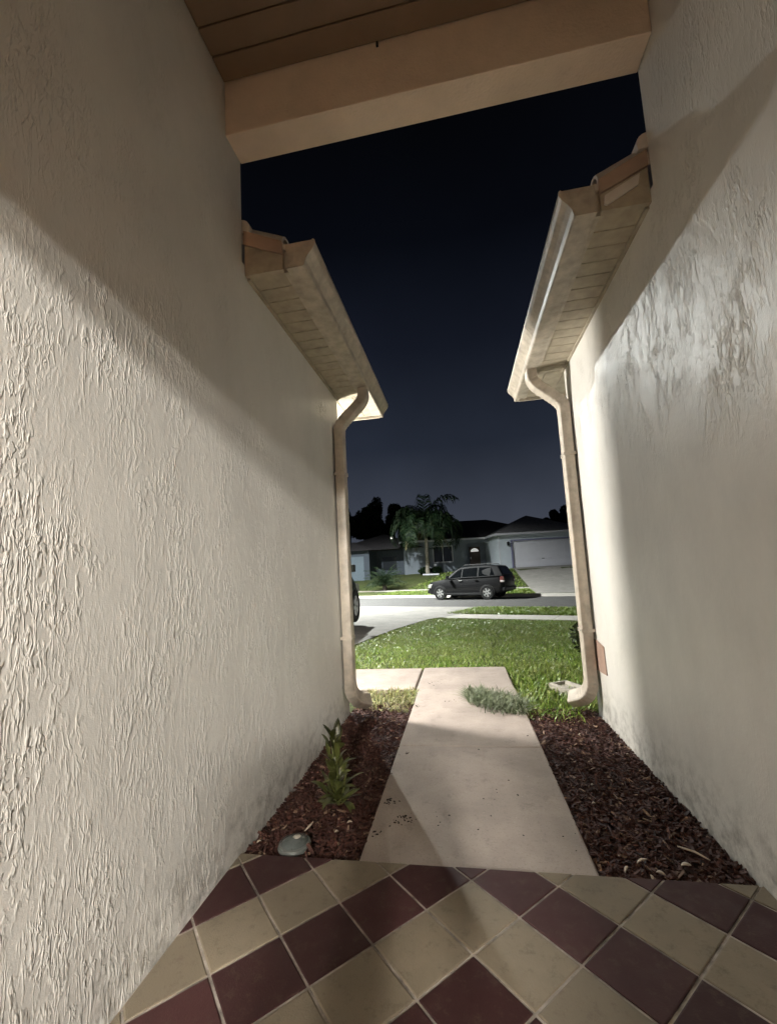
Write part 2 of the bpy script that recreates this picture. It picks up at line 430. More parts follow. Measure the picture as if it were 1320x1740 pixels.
for q, (lx, ly, lz, lp) in enumerate(ROOM_LAMPS):
    e = empty('ceiling_lamp', (lx, ly, lz), label=('round ceiling lamp in the hall just inside the front door', 'round ceiling lamp deeper in the hall behind the viewer')[q], cat='lamp')
    r = .13
    MB().lathe([(0, .03), (r, .03), (r, 0), (r*.8, -r*.5), (r*.4, -r*.72), (0, -r*.8)], 16).build('globe', m_emit('hall_lamp_glow', (1.0, .952, .872), P_ROOM*lp/(4*pi*pi*r*r)), e, smooth=True)
    MB().lathe([(0, 2.954-lz), (.09, 2.954-lz), (.09, .09), (.03, .032), (0, .032)], 16).build('mount', MT['galv'], e, smooth=True)

# the person taking the picture, standing in the doorway behind the lens (the shadow on tiles and path)
def person():
    bx, by = -.11, -.47
    e = empty('person', (bx, by, 0), label='person in dark clothes in the doorway, holding a phone at chest height', cat='person')
    def skin(name, verts, edges, rad, mat, parent, root=0, lv=2):
        me = bpy.data.meshes.new(name); me.from_pydata(verts, edges, []); me.materials.append(mat)
        o = bpy.data.objects.new(name, me); link(o, parent)
        m_ = o.modifiers.new('skin', 'SKIN'); m_.use_smooth_shade = True
        for i_, r_ in enumerate(rad):
            d_ = me.skin_vertices[0].data[i_]; d_.radius = r_ if isinstance(r_, tuple) else (r_, r_); d_.use_root = (i_ == root)
        sub = o.modifiers.new('sub', 'SUBSURF'); sub.levels = lv; sub.render_levels = lv
        return o
    cloth = m_plain('dark_cloth', (.035, .037, .045), .85, .2, 20, .3, 120); flesh = m_plain('skin_tone', (.42, .27, .20), .5, .08, 20)
    V = [(0, 0, .94), (0, 0, 1.08), (0, 0, 1.26), (0, 0, 1.42), (0, .005, 1.50), (0, .01, 1.57), (0, .02, 1.66), (0, .01, 1.73)]
    R = [(.15, .11), (.135, .10), (.16, .115), (.15, .10), (.06, .06), (.062, .065), (.082, .098), (.06, .07)]
    E = [(i, i+1) for i in range(7)]
    for sg in (-1, 1):
        b = len(V)
        V += [(sg*.09, 0, .86), (sg*.10, .01, .48), (sg*.10, -.02, .10), (sg*.11, .12, .04)]; R += [.088, .058, .042, .038]
        E += [(0, b), (b, b+1), (b+1, b+2), (b+2, b+3)]
        b = len(V)
        V += [(sg*.19, 0, 1.40), (sg*.24, -.02, 1.14), (sg*.13+.06, .24, 1.07), (sg*.075+.10, .36, 1.09)]; R += [.058, .044, .034, .026]
        E += [(3, b), (b, b+1), (b+1, b+2), (b+2, b+3)]
    body = skin('body', V, E, R, cloth, e)
    for sg in (-1, 1):
        w0 = Vector((sg*.075+.10, .36, 1.09))
        V = [tuple(w0), tuple(w0+Vector((-sg*.012, .03, .012))), tuple(w0+Vector((-sg*.018, .055, .025)))]; R = [.022, .028, .024]; E = [(0, 1), (1, 2)]
        for q in range(4):
            b = len(V); z = .045-.019*q; l = (.9, 1.0, .95, .75)[q]
            V += [tuple(w0+Vector((-sg*.02, .070, z))), tuple(w0+Vector((-sg*.04*l, .088, z+.003))), tuple(w0+Vector((-sg*.062*l, .086, z+.006)))]; R += [.009, .0085, .007]
            E += [(2, b), (b, b+1), (b+1, b+2)]
        b = len(V); V += [tuple(w0+Vector((-sg*.03, .050, .045))), tuple(w0+Vector((-sg*.045, .066, .066)))]; R += [.010, .008]; E += [(1, b), (b, b+1)]
        skin('hand', V, E, R, flesh, e, 0, 1)
    MB().lathe([(0, .115), (.05, .105), (.085, .06), (.098, .0), (.09, -.04), (.0, .02)], 18, (0, -.005, 1.68)).build('hair', m_plain('dark_hair', (.03, .02, .015), .6, .2, 60, .5, 200), e, smooth=True)
    MB().prism([(-.016, 1.63), (.016, 1.63), (.006, 1.68), (-.006, 1.68)], .10, .128).build('nose', flesh, e, bevel=.006)
    for sg in (-1, 1):
        MB().lathe([(0, .012), (.010, .006), (.010, -.006), (0, -.012)], 8, (sg*.032, .108, 1.685)).build('eye', MT['black'], e, smooth=True)
        MB().box(min(sg*.086, sg*.10), max(sg*.086, sg*.10), -.01, .025, 1.63, 1.69).build('ear', flesh, e, bevel=.006)
    MB().box(-.025, .025, .098, .112, 1.595, 1.602).build('mouth', m_plain('lips', (.30, .13, .11), .5), e, bevel=.003)
    ph = MB().box(-.036, .036, -.015, -.006, CAM_H-.135, CAM_H+.016).build('phone', MT['black'], bevel=.003, label='black phone held upright in the hands in the doorway', cat='phone')
person()

# ------------------------------------------------------------------ eaves, gutters, downspouts
def eave(side):
    S = -1 if side == 'left' else 1
    XW = XL if S < 0 else XR
    X = lambda d: XW - S*d                       # d = distance from wall into the passage
    ly = 'left' if S < 0 else 'right'
    root = empty('tiled_eave', (XW, 1.86, ZS), label=('%s roof eave with boarded soffit and white barrel tiles' % ly) + (', its far end glowing' if S < 0 else ', patch of light painted on its end panel'), cat='eave')
    def B(mb, name, mat, par=root, **k):
        o = mb.build(name, mat, par, **k); o.matrix_parent_inverse = Matrix.Translation((-XW, -1.86, -ZS)) if par is root else Matrix.Identity(4); return o
    DS, YF = .203, 3.95
    # soffit boards along the side, joints across
    y = 1.885; i = 0
    while y < YE-.01:
        y2 = min(y+.105, YE+.0)
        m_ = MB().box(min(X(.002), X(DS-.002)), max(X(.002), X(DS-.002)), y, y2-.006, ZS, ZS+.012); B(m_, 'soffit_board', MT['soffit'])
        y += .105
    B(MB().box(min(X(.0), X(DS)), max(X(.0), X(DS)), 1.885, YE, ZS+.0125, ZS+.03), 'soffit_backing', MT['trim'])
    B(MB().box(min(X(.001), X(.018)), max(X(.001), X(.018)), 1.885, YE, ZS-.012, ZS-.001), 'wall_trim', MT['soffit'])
    # front overhang soffit, boards side by side
    x0 = .29
    for j in range(16):
        a, b = X(x0-.15*j), X(x0-.15*j-.144)
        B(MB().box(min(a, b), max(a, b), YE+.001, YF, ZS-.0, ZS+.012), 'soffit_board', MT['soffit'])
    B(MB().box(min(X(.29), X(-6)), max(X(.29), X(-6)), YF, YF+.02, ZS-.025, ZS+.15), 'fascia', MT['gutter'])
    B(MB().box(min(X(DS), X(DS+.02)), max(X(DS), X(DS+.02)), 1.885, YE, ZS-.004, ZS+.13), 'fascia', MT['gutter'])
    # near end closure and sloped trim strip
    B(MB().prism([(X(0), ZS), (X(DS), ZS), (X(DS), ZS+.14), (X(0), ZS+.235)], 1.862, 1.884), 'end_panel', MT['soffit'])
    B(MB().prism([(X(.001), ZS+.165), (X(DS+.004), ZS+.075), (X(DS+.004), ZS+.142), (X(.001), ZS+.24)], 1.848, 1.861), 'end_trim', MT['trim'])
    if S > 0:  # raised white strip painting a patch of light on the end panel
        B(MB().prism([(X(.035), ZS+.140), (X(.185), ZS+.066), (X(.192), ZS+.024), (X(.180), ZS+.018), (X(.048), ZS+.086)], 1.855, 1.8615), 'light_patch', MT['rooftile'], label='white strip painting light onto the end panel')
    # roof deck and barrel tiles
    sl = .46
    def zr(d): return ZS+.235-.46*d              # roof surface over wall distance d
    deck = B(MB().prism([(X(.22), zr(.22)-.03), (X(.22), zr(.22)), (X(-5), zr(-5)), (X(-5), zr(-5)-.06), (X(0), zr(0)-.06)], 1.865, YF), 'roof', MT['rooftile'])
    arc = [(cos(a)*.072, sin(a)*.072) for a in np.linspace(0, pi, 9)] + [(cos(a)*.058, sin(a)*.058) for a in np.linspace(pi, 0, 9)]
    L = .55
    tm = None
    for r_ in range(3):
        for c_ in range(11):
            yy = 1.945+.19*c_
            if tm is None:
                V = []; F = []; n = len(arc)
                for e, (d, dz) in enumerate(((.20, .008), (.20-L, .0))):
                    for (q, h_) in arc: V.append((X(d)-X(0), q, zr(d)-zr(0)+h_*(1.0 if e == 0 else .86)+dz))
                for q in range(n): F.append((q, (q+1) % n, n+(q+1) % n, n+q))
                for q in range(8): F.append((q, q+1, n-2-q, n-1-q)); F.append((n+q, n+q+1, 2*n-2-q, 2*n-1-q))
                tm = npmesh('barrel_tile', V, F, MT['rooftile'], deck, smooth=True)
                o = tm
            else: o = inst(tm, 'barrel_tile', deck)
            d = .38*r_
            o.location = (X(0)+S*d, yy, zr(0)+sl*d+.004)
    rt = [(.050*cos(a), .050*sin(a)) for a in np.linspace(-.5, pi+.5, 14)]
    for q in range(3):
        B(MB().prism([(X(-.014)+a, ZS+.275+b-(.02 if S < 0 else 0)) for a, b in rt], 1.852+.3*q, 1.852+.3*q+.29), 'wall_tile', MT['rooftile'], smooth=True)
    # gutter
    g = empty('rain_gutter', (X(DS), 1.86, ZS), label='%s rain gutter running along the eave toward the street' % ly, cat='gutter')
    kp = [(0, .0), (.088, .0), (.096, .006), (.102, .035), (.118, .060), (.140, .085), (.150, .105), (.150, .128), (.142, .134), (.136, .128), (.010, .128), (.004, .136), (0, .136)]
    def G(mb, name, mat, **k):
        o = mb.build(name, mat, g, **k); o.matrix_parent_inverse = Matrix.Translation((-X(DS), -1.86, -ZS)); return o
    gx = DS+.021
    G(MB().prism([(X(gx+a), ZS-.004+b) for a, b in kp], 1.868, 4.0), 'trough', MT['gutter'])
    G(MB().prism([(X(gx-.001+a*1.02), ZS-.006+b*1.02) for a, b in kp], 1.856, 1.8675), 'end_cap', MT['gutter'])
    G(MB().prism([(X(gx-.001+a*1.02), ZS-.006+b*1.02) for a, b in kp], 4.0005, 4.012), 'end_cap', MT['gutter'])
    G(MB().prism([(X(gx+a*1.012), ZS-.0055+b*1.012) for a, b in kp], 2.9, 2.93), 'seam', MT['gutter'])
    # downspout
    yc = 3.333 if S < 0 else 3.392
    d = empty('downspout', (X(.05), yc, 0), label='%s downspout with crimped elbows at the wall corner' % ly + (', dull beige' if S < 0 else ', lit white on one side'), cat='downspout')
    def D(mb, name, mat, **k):
        o = mb.build(name, mat, d, **k); o.matrix_parent_inverse = Matrix.Translation((-X(.05), -yc, 0)); return o
    hw, hd = .052, .039
    def rr(hw, hd, r=.012):
        o = []
        for (sx_, sy_, a0) in ((1, 1, 0), (-1, 1, 90), (-1, -1, 180), (1, -1, 270)):
            for a in (0, 45, 90):
                o.append((sx_*(hw-r)+r*cos(radians(a0+a)), sy_*(hd-r)+r*sin(radians(a0+a))))
        return o
    pr = rr(hw, hd)
    xg, xw = gx+.046, .052
    # upper S elbow in the x-z plane
    pts = [(xg, ZS-.002), (xg, ZS-.06)]
    dx = xg-xw; z1, z2 = ZS-.06, 2.315
    for i in range(1, 22):
        a = i/22; e = a*a*(3-2*a)
        pts.append((xg-dx*e, z1+(z2-z1)*(a**1.0)))
    pts += [(xw, z2), (xw, z2-.05)]
    path = [(X(p), yc, z) for p, z in pts]
    scl = [1.0+(.05 if i % 2 else -.0) for i in range(len(path))]
    D(MB().sweep(path, pr, scl), 'upper_elbow', MT['spout'])
    D(MB().sweep([(X(xw), yc, z) for z in (2.285, 1.9, 1.4, .9, .5, .24)], pr), 'pipe', MT['spout'], smooth=True)
    D(MB().box(min(X(0.001), X(xw+.043)), max(X(.001), X(xw+.043)), yc-.056, yc+.056, 1.93, 1.955), 'strap', MT['spout'])
    D(MB().box(min(X(0.001), X(xw+.043)), max(X(.001), X(xw+.043)), yc-.056, yc+.056, .60, .625), 'strap', MT['spout'])
    for zz in (1.9425, .6125):
        for yy in (-.03, .03):
            D(MB().prism([(yc+yy+.006*cos(q*pi/3), zz+.006*sin(q*pi/3)) for q in range(6)], X(xw+.0435), X(xw+.047), 'x'), 'screw', MT['galv'])
    D(MB().sweep([(X(xw), yc, z) for z in (1.28, 1.27, 1.262)], pr, [1.045, 1.045, 1.02]), 'joint', MT['spout'])
    if S < 0: dirv = Vector((.62, .78, 0))
    else: dirv = Vector((-.72, .69, 0))
    base = Vector((X(xw), yc, 0)); path = []
    for i in range(14):
        a = i/13*radians(72); R_ = .15
        path.append(base + dirv*(R_*(1-cos(a))) + Vector((0, 0, .25-R_*sin(a))))
    last = path[-1]; td = (path[-1]-path[-2]).normalized(); path += [last+td*.03, last+td*.07]
    D(MB().sweep(path, rr(hw*1.04, hd*1.04), [1.0+(.035 if (i % 2 and i < 13) else 0) for i in range(len(path))]), 'lower_elbow', MT['spout'])
eave('left'); eave('right')

# garage lamp: small bulkhead lantern on the garage front, round the left corner
def lantern(name, loc, wall_dir, power, col, label, cap_r, cap_h, r=.05):
    """loc = bulb centre; wall_dir = unit vector from bulb to wall"""
    e = empty(name, loc, label=label, cat='lamp')
    d = Vector(wall_dir)
    MB().lathe([(0, r), (r*.6, r*.8), (r, 0), (r*.6, -r*.8), (0, -r)], 10).build('bulb', m_emit(name+'_bulb', col, power/(4*pi*pi*r*r)/.8), e, smooth=True)
    MB().lathe([(0, cap_h+.045), (.03, cap_h+.04), (cap_r, cap_h), (cap_r, cap_h-.006), (0, cap_h+.004)] if cap_h > 0 else [(0, .13), (.07, .12), (.15, .05), (cap_r, cap_h), (cap_r-.004, cap_h), (.145, .045), (.065, .112), (0, .12)], 28).build('cap', MT['black'], e, smooth=True)
    cap_h = max(cap_h, .07)
    L = (Vector(wall_dir)).length
    MB().tube([(0, 0, cap_h+.03), (d.x*.6, d.y*.6, cap_h+.05), (d.x, d.y, cap_h+.03)], .01, 8).build('arm', MT['black'], e)
    MB().box(d.x-.05 if not d.x else d.x-.008, d.x+.05 if not d.x else d.x+.008, d.y-.008 if d.y else -.05, d.y+.008 if d.y else .05, cap_h-.05, cap_h+.11).build('backplate', MT['black'], e)
    return e
lantern('garage_lantern', GARAGE_LAMP, (0, -.342, 0), P_GARAGE, (1.0, .955, .88), 'black bulkhead lantern on the garage front wall round the left corner', .13, .125, .10)

# right wall: small pinkish patch painting in a shaded spot and a crack line
MB().prism([(3.165, .335), (3.40, .325), (3.40, .545), (3.315, .545), (3.175, .525)], XR-.006, XR-.0005, 'x').build('shade_patch', MT['patch'], label='shaded patch painted pinkish brown on the right wall behind the downspout foot', cat='painted shade')

# ------------------------------------------------------------------ tiled porch floor
def clip(poly, x0, x1, y0, y1):
    for ax, lim, sg_ in ((0, x0, 1), (0, x1, -1), (1, y0, 1), (1, y1, -1)):
        out = []
        for i in range(len(poly)):
            a, b = poly[i], poly[(i+1) % len(poly)]
            da, db = (a[ax]-lim)*sg_, (b[ax]-lim)*sg_
            if da >= 0: out.append(a)
            if (da >= 0) != (db >= 0):
                t = da/(da-db); out.append((a[0]+t*(b[0]-a[0]), a[1]+t*(b[1]-a[1])))
        poly = out
        if len(poly) < 3: return []
    return poly
porch = MB().box(XL-.1, XR+.1, YBACK-.14, PY, -.12, -.0035).build('porch_floor', MT['grout'], kind='structure')
TS, TH, OX, OY = .2109, .7823, -.4928, 1.5140
c_, s_ = cos(TH), sin(TH)
for i in range(-16, 18):
    for j in range(-12, 22):
        g_ = .0042
        P = []
        for (a, b) in ((i, j), (i+1, j), (i+1, j+1), (i, j+1)):
            P.append((OX+TS*(a*c_+b*s_), OY+TS*(a*s_-b*c_)))
        cx_, cy_ = sum(p[0] for p in P)/4, sum(p[1] for p in P)/4
        P = [(cx_+(p[0]-cx_)*(1-2*g_/TS), cy_+(p[1]-cy_)*(1-2*g_/TS)) for p in P]
        P = clip(P, XL+.003, XR-.003, YBACK+.003, PY-.001)
        if not P: continue
        ar = .5*sum(P[q][0]*P[(q+1) % len(P)][1]-P[(q+1) % len(P)][0]*P[q][1] for q in range(len(P)))
        if abs(ar) < .0002: continue
        if ar < 0: P = P[::-1]
        ring = min(j, 2-i)
        zt = random.uniform(-.0008, .0012)
        ccx, ccy = sum(p[0] for p in P)/len(P), sum(p[1] for p in P)/len(P)
        n = len(P)
        inn = [(ccx+(p[0]-ccx)*(1-.004/TS*2), ccy+(p[1]-ccy)*(1-.004/TS*2)) for p in P]
        V = [(p[0], p[1], -.012) for p in P]+[(p[0], p[1], zt-.0015) for p in P]+[(p[0], p[1], zt) for p in inn]
        F = [tuple(range(2*n, 3*n))]+[(q, (q+1) % n, n+(q+1) % n, n+q) for q in range(n)]+[(n+q, n+(q+1) % n, 2*n+(q+1) % n, 2*n+q) for q in range(n)]
        MB().add(V, F).build('tile', MT['maroon'] if ring % 2 == 0 else MT['cream'], porch)

# ------------------------------------------------------------------ concrete path
PLX, PRX = -.4814, .4118
path = MB().box(PLX+.01, PRX-.01, PY+.004, 5.04, -.14, -.032).build('concrete_path', MT['grout'], kind='structure')
def slab(poly, z=-.012):
    n = len(poly); cx_, cy_ = sum(p[0] for p in poly)/n, sum(p[1] for p in poly)/n
    inn = [(p[0]+(.008 if p[0] < cx_ else -.008), p[1]+(.008 if p[1] < cy_ else -.008)) for p in poly]
    V = [(*p, -.14) for p in poly]+[(*p, z-.006) for p in poly]+[(*p, z) for p in inn]
    F = [tuple(range(2*n, 3*n))]+[(q, (q+1) % n, n+(q+1) % n, n+q) for q in range(n)]+[(n+q, n+(q+1) % n, 2*n+(q+1) % n, 2*n+q) for q in range(n)]
    return MB().add(V, F).build('slab', MT['conc'], path)
slab([(PLX, PY+.003), (PRX, PY+.003), (PRX, 2.846), (PLX, 2.846)])
slab([(PLX, 2.852), (PRX, 2.852), (PRX, 4.165), (PLX, 4.165)])
slab([(-.505, 4.168), (.405, 4.168), (.405, 5.04), (-.505, 5.04)], -.016)
slab([(-1.42, 4.168), (-.530, 4.168), (-.530, 5.04), (-1.42, 5.04)], -.02)
slab([(-2.2, 4.168), (-1.44, 4.168), (-1.44, 5.04), (-2.2, 5.04)], -.03)

# ------------------------------------------------------------------ mulch beds
def bed(x0, x1, y0, y1, n, label):
    nx, ny = 14, 40; V = []; F = []
    for i in range(ny+1):
        for j in range(nx+1):
            x = x0+(x1-x0)*j/nx; yv = y0+(y1-y0)*i/ny
            edge = min((j)/3, (nx-j)/3, i/3, 1)
            V.append((x, yv, -.045+.012*edge+random.uniform(-.008, .010)))
    for i in range(ny):
        for j in range(nx):
            a = i*(nx+1)+j; F.append((a, a+1, a+nx+2, a+nx+1))
    root = npmesh('mulch_bed', V, F, MT['soil'], smooth=True, kind='structure')
    CV = []; CF = []
    base = np.array([(-1,-1,-1),(1,-1,-1),(1,1,-1),(-1,1,-1),(-1,-1,1),(1,-1,1),(1,1,1),(-1,1,1)], float)
    fc = [(0,3,2,1),(4,5,6,7),(0,1,5,4),(1,2,6,5),(2,3,7,6),(3,0,4,7)]
    for q in range(n):
        L = random.uniform(.006, .022) if random.random() < .88 else random.uniform(.02, .042); W_ = random.uniform(.0025, .008); T_ = random.uniform(.001, .003)
        v = base*np.array([L, W_, T_]); v[:, 0] *= 1; v[[1, 2, 5, 6], 1] *= random.uniform(.2, 1); v += rng.normal(0, .0012, v.shape)
        R_ = np.array(Matrix.Rotation(random.uniform(0, pi), 3, 'Z') @ Matrix.Rotation(random.gauss(0, .32), 3, 'Y') @ Matrix.Rotation(random.gauss(0, .5), 3, 'X'))
        v = v@R_.T + np.array([random.uniform(x0+.002, x1-.002), random.uniform(y0+.004, y1-.01), random.uniform(-.034, -.016)])
        b = len(CV); CV += v.tolist(); CF += [tuple(i+b for i in f) for f in fc]
    npmesh('mulch_chips', CV, CF, MT['chip'], root, kind='stuff')
bed(XL+.002, PLX-.004, PY+.004, 3.72, 9000, 'l')
bed(PRX+.004, XR-.002, PY+.004, 3.60, 8000, 'r')

# ------------------------------------------------------------------ grass
def blades(name, pts, h0, h1, wd, mat, lean=.5, parent=None, label=None, cat=None, kind='stuff', curl=True):
    n = len(pts); pts = np.asarray(pts)
    h = rng.uniform(h0, h1, n); a = rng.uniform(0, 2*pi, n); ln = rng.uniform(.1, lean, n)*h; wv = wd*rng.uniform(.6, 1.3, n)
    dx, dy = np.cos(a), np.sin(a); V = np.zeros((n, 5, 3))
    for k, (t, ww) in enumerate(((0, 1), (0, -1), (.6, .8), (.6, -.8), (1, 0))):
        V[:, k, 0] = pts[:, 0]+dx*ln*t*t*1.6 - dy*wv*ww; V[:, k, 1] = pts[:, 1]+dy*ln*t*t*1.6 + dx*wv*ww; V[:, k, 2] = pts[:, 2]+h*(t-.18*t*t*ln/h)
    F = []
    for i in range(n):
        b = i*5; F.append((b, b+1, b+3, b+2)); F.append((b+2, b+3, b+4))
    o = npmesh(name, V.reshape(-1, 3), F, mat, parent)
    return tag(o, label, cat, None, kind)
def sample(n, x0, x1, y0, y1, keep, lift=-.012):
    out = []
    while len(out) < n:
        x = random.uniform(x0, x1); yv = random.uniform(y0, y1)
        if keep(x, yv): out.append((x, yv, gz(x, yv)+lift))
    return out
def drive_edge(yv): return float(np.interp(yv, [3.5, 5.1, 7.0, 9.4, 12.6], [-1.95, -1.93, -1.83, -1.62, -1.10]))
def lawn_ok(x, yv):
    s = gs(x, yv)
    if s > 11.72: return False
    if yv < 5.06 and x < .43: return False
    if yv < 3.55: return False
    if x < drive_edge(yv)+.0: return False
    return abs((x-.0)/(yv)) < .52
near = sample(52000, -1.95, 2.6, 3.55, 8.2, lawn_ok)
far_ = sample(36000, -1.9, 5.6, 8.0, 13.6, lawn_ok)
blades('lawn_grass', near, .016, .044, .0034, MT['grass'], 1.1, label='short bright green lawn between the walkway and the sidewalk', cat='grass')
blades('lawn_grass', far_, .022, .052, .0060, MT['grass'], 1.1, label='farther part of the green lawn next to the sidewalk', cat='grass')
vg = []
while len(vg) < 14000:
    s = random.uniform(12.82, 15.42); t = random.uniform(-6.6, 12); x, yv = st(s, t)
    if -.35 < x/yv < .42: vg.append((x, yv, gz(x, yv)-.01))
blades('verge_grass', vg, .05, .13, .009, MT['grass'], 1.0, label='grass verge strip between sidewalk and road', cat='grass')
fg = []
while len(fg) < 26000:
    s = random.choice((random.uniform(21.58, 24.05), random.uniform(25.15, 34))); t = random.uniform(-16, 12); x, yv = st(s, t)
    if -.36 < x/yv < .36 and not (s > 21 and False): fg.append((x, yv, gz(x, yv)-.01))
GRASS_FAR = fg
# sparse grass by the left downspout, next to the walkway
sp = sample(1500, XL+.02, PLX-.005, 3.50, 4.165, lambda x, yv: yv > 3.50+.25*max(0, (-x-.6)) and yv < 4.16, .012)
blades('sparse_grass', sp, .02, .06, .0042, MT['bedgrass'], 1.4, label='patchy yellow-green grass at the foot of the left downspout', cat='grass')
# grass spilling round the right side of the path
rg = sample(4200, .40, 1.4, 3.30, 5.2, lambda x, yv: x > .415 and (yv > 3.52 or (yv > 3.22+.25*random.random() and x < .80)), .012)
blades('edge_grass', rg, .03, .075, .0042, MT['grass'], 1.2, label='grass tufts along the right edge of the path beside the mulch', cat='grass')
# grey-green clump lying over the path's right half
cp = []
while len(cp) < 1900:
    a_ = random.random()**.8                      # 0 at the path edge .. 1 at the tip of the tuft
    x = .43-.46*a_; yv = 3.58+.33*a_+random.gauss(0, .085+.05*sin(pi*a_))
    if -.09 < x < .44 and 3.42 < yv < 4.1: cp.append((x, yv, -.013))
blades('creeping_grass', cp, .025, .080, .0040, MT['drygrass'], 1.9, label='grey-green tuft of weeds sprawling over the concrete path', cat='plant', kind=None)

# crumbs of mulch on the path
cr_ = MB(); base = [(-1,-1,-1),(1,-1,-1),(1,1,-1),(-1,1,-1),(-.7,-.7,1),(.7,-.7,1),(.7,.7,1),(-.7,.7,1)]
for (px, py, n, sp_) in ((663, 1362, 26, .018), (686, 1392, 34, .024), (638, 1415, 16, .016), (676, 1284, 8, .012), (692, 1279, 8, .010), (752, 1390, 4, .03), (770, 1190, 10, .03), (708, 1200, 14, .02), (740, 1160, 12, .04), (900, 1262, 4, .05), (820, 1330, 10, .15), (880, 1400, 8, .12)):
    c = at_z(px, py, -.012)
    for q in range(n):
        sz = random.uniform(.0015, .006); ox, oy = random.gauss(0, sp_), random.gauss(0, sp_*1.1); a = random.uniform(0, pi)
        x_, y_ = c[0]+ox, c[1]+oy
        if not (PLX+.02 < x_ < PRX-.02): continue
        cr_.add([(x_+(p[0]*cos(a)-p[1]*sin(a)*.5)*sz, y_+(p[0]*sin(a)+p[1]*cos(a)*.5)*sz, -.0118+(p[2]+1)*sz*.25-(.004 if y_ > 4.165 else 0)) for p in base], [(0,3,2,1),(4,5,6,7),(0,1,5,4),(1,2,6,5),(2,3,7,6),(3,0,4,7)])
cr_.build('mulch_crumbs', MT['soil'], label='scattered dark mulch crumbs on the pale path', cat='debris', kind='stuff')

# splash block under the right downspout
sb = empty('splash_block', (.885, 4.06, -.03), radians(28), label='pale concrete splash block in the grass below the right downspout', cat='splash block')
MB().prism([(-.10, 0), (.10, 0), (.10, .055), (.075, .06), (.06, .03), (-.06, .03), (-.075, .06), (-.10, .055)], -.17, .17, 'y').build('trough', MT['wood_grey'], sb, bevel=.004)
MB().box(-.1, .1, .171, .19, 0, .055).build('back_lip', MT['wood_grey'], sb)

# glassy disc, sticks and pale chips in the mulch
gd = empty('glass_disc', (-.778, 1.812, -.022), label='round grey glassy disc lying in the left mulch bed at the tile edge', cat='garden light')
MB().lathe([(0, .0), (.066, 0), (.070, .010), (.066, .022), (.058, .026)], 28).build('rim', m_plain('disc_rim', (.13, .14, .13), .3, .3, 30), gd, smooth=True)
MB().lathe([(.058, .024), (.048, .031), (.025, .037), (0, .039)], 28).build('lens', MT['glass'], gd, smooth=True)
MB().lathe([(.0, .041), (.012, .0405), (.017, .038)], 14, (.006, .012, 0)).build('cell', MT['wood_grey'], gd, smooth=True)
def stick(name, p, q, r, label, cat, group=None, bend=.006):
    p, q = Vector(p), Vector(q); m_ = (p+q)/2+Vector((bend, bend*.4, .004))
    MB().tube([p, (p*.6+m_*.4), m_, (q*.5+m_*.5), q], r, 6, [.7, 1, 1.05, .9, .6]).build(name, MT['pale'], smooth=True, label=label, cat=cat, group=group)
a, b = at_z(1150, 1438, -.012), at_z(1206, 1462, -.012)
stick('stick', a, b, .0035, 'thin pale stick lying across the mulch by the right wall', 'stick')
a, b = at_z(518, 1412, -.01), at_z(532, 1396, .0)
stick('stick', a, b, .0035, 'short pale stick standing up at the foot of the left plant', 'stick')
CHIP = ['long pale curled wood chip left of the thin stick in the right bed', 'pale wood chip nearest the path corner in the right bed',
        'small pale wood chip at the tile edge in the right bed', 'broad pale wood chip just below the thin stick', 'narrow pale wood chip between the thin stick and the tile edge',
        'upper of two tiny pale chips beside the path, right bed', 'lower of two tiny pale chips beside the path, right bed', 'tiny pale chip at the lit far end of the right bed',
        'tiny pale chip against the right wall at the bed\'s far end', 'pale chip between the leafy plant and the path, left bed', 'small pale chip below the leafy plant, left bed', 'thin pale chip by the left wall beside the glass disc']
for k, (px, py, L, W_, rz) in enumerate(((1090, 1463, .05, .010, .5), (1064, 1477, .032, .009, .9), (1107, 1491, .022, .010, 1.4), (1165, 1470, .035, .014, .1), (1122, 1484, .03, .010, -.7), (1006, 1334, .016, .007, .6), (1008, 1365, .018, .006, .2), (985, 1248, .015, .009, .3), (1066, 1282, .016, .008, .4), (594, 1397, .024, .010, .2), (572, 1413, .016, .008, .5), (440, 1430, .018, .006, .8))):
    c = at_z(px, py, -.008)
    V = []; n = 7
    for i in range(n):
        t = i/(n-1)*2-1; ww = W_*sqrt(max(0, 1-t*t*.96))*.5; zz = .006*(1-t*t)+.0015*random.random()
        V += [(t*L*.5, ww, zz), (t*L*.5, -ww, zz*.8), (t*L*.5, -ww, zz*.8-.003), (t*L*.5, ww, zz-.003)]
    F = [(0, 1, 2, 3), (4*n-1, 4*n-2, 4*n-3, 4*n-4)]
    for i in range(n-1):
        for j in range(4): F.append((i*4+j, i*4+(j+1) % 4, (i+1)*4+(j+1) % 4, (i+1)*4+j))
    o = npmesh('wood_chip', V, F, MT['pale'], smooth=True, label=CHIP[k], cat='wood chip', group='pale wood chips in the mulch beds')
    o.location = c; o.rotation_euler = (random.uniform(-.2, .2), random.uniform(-.2, .1), rz)

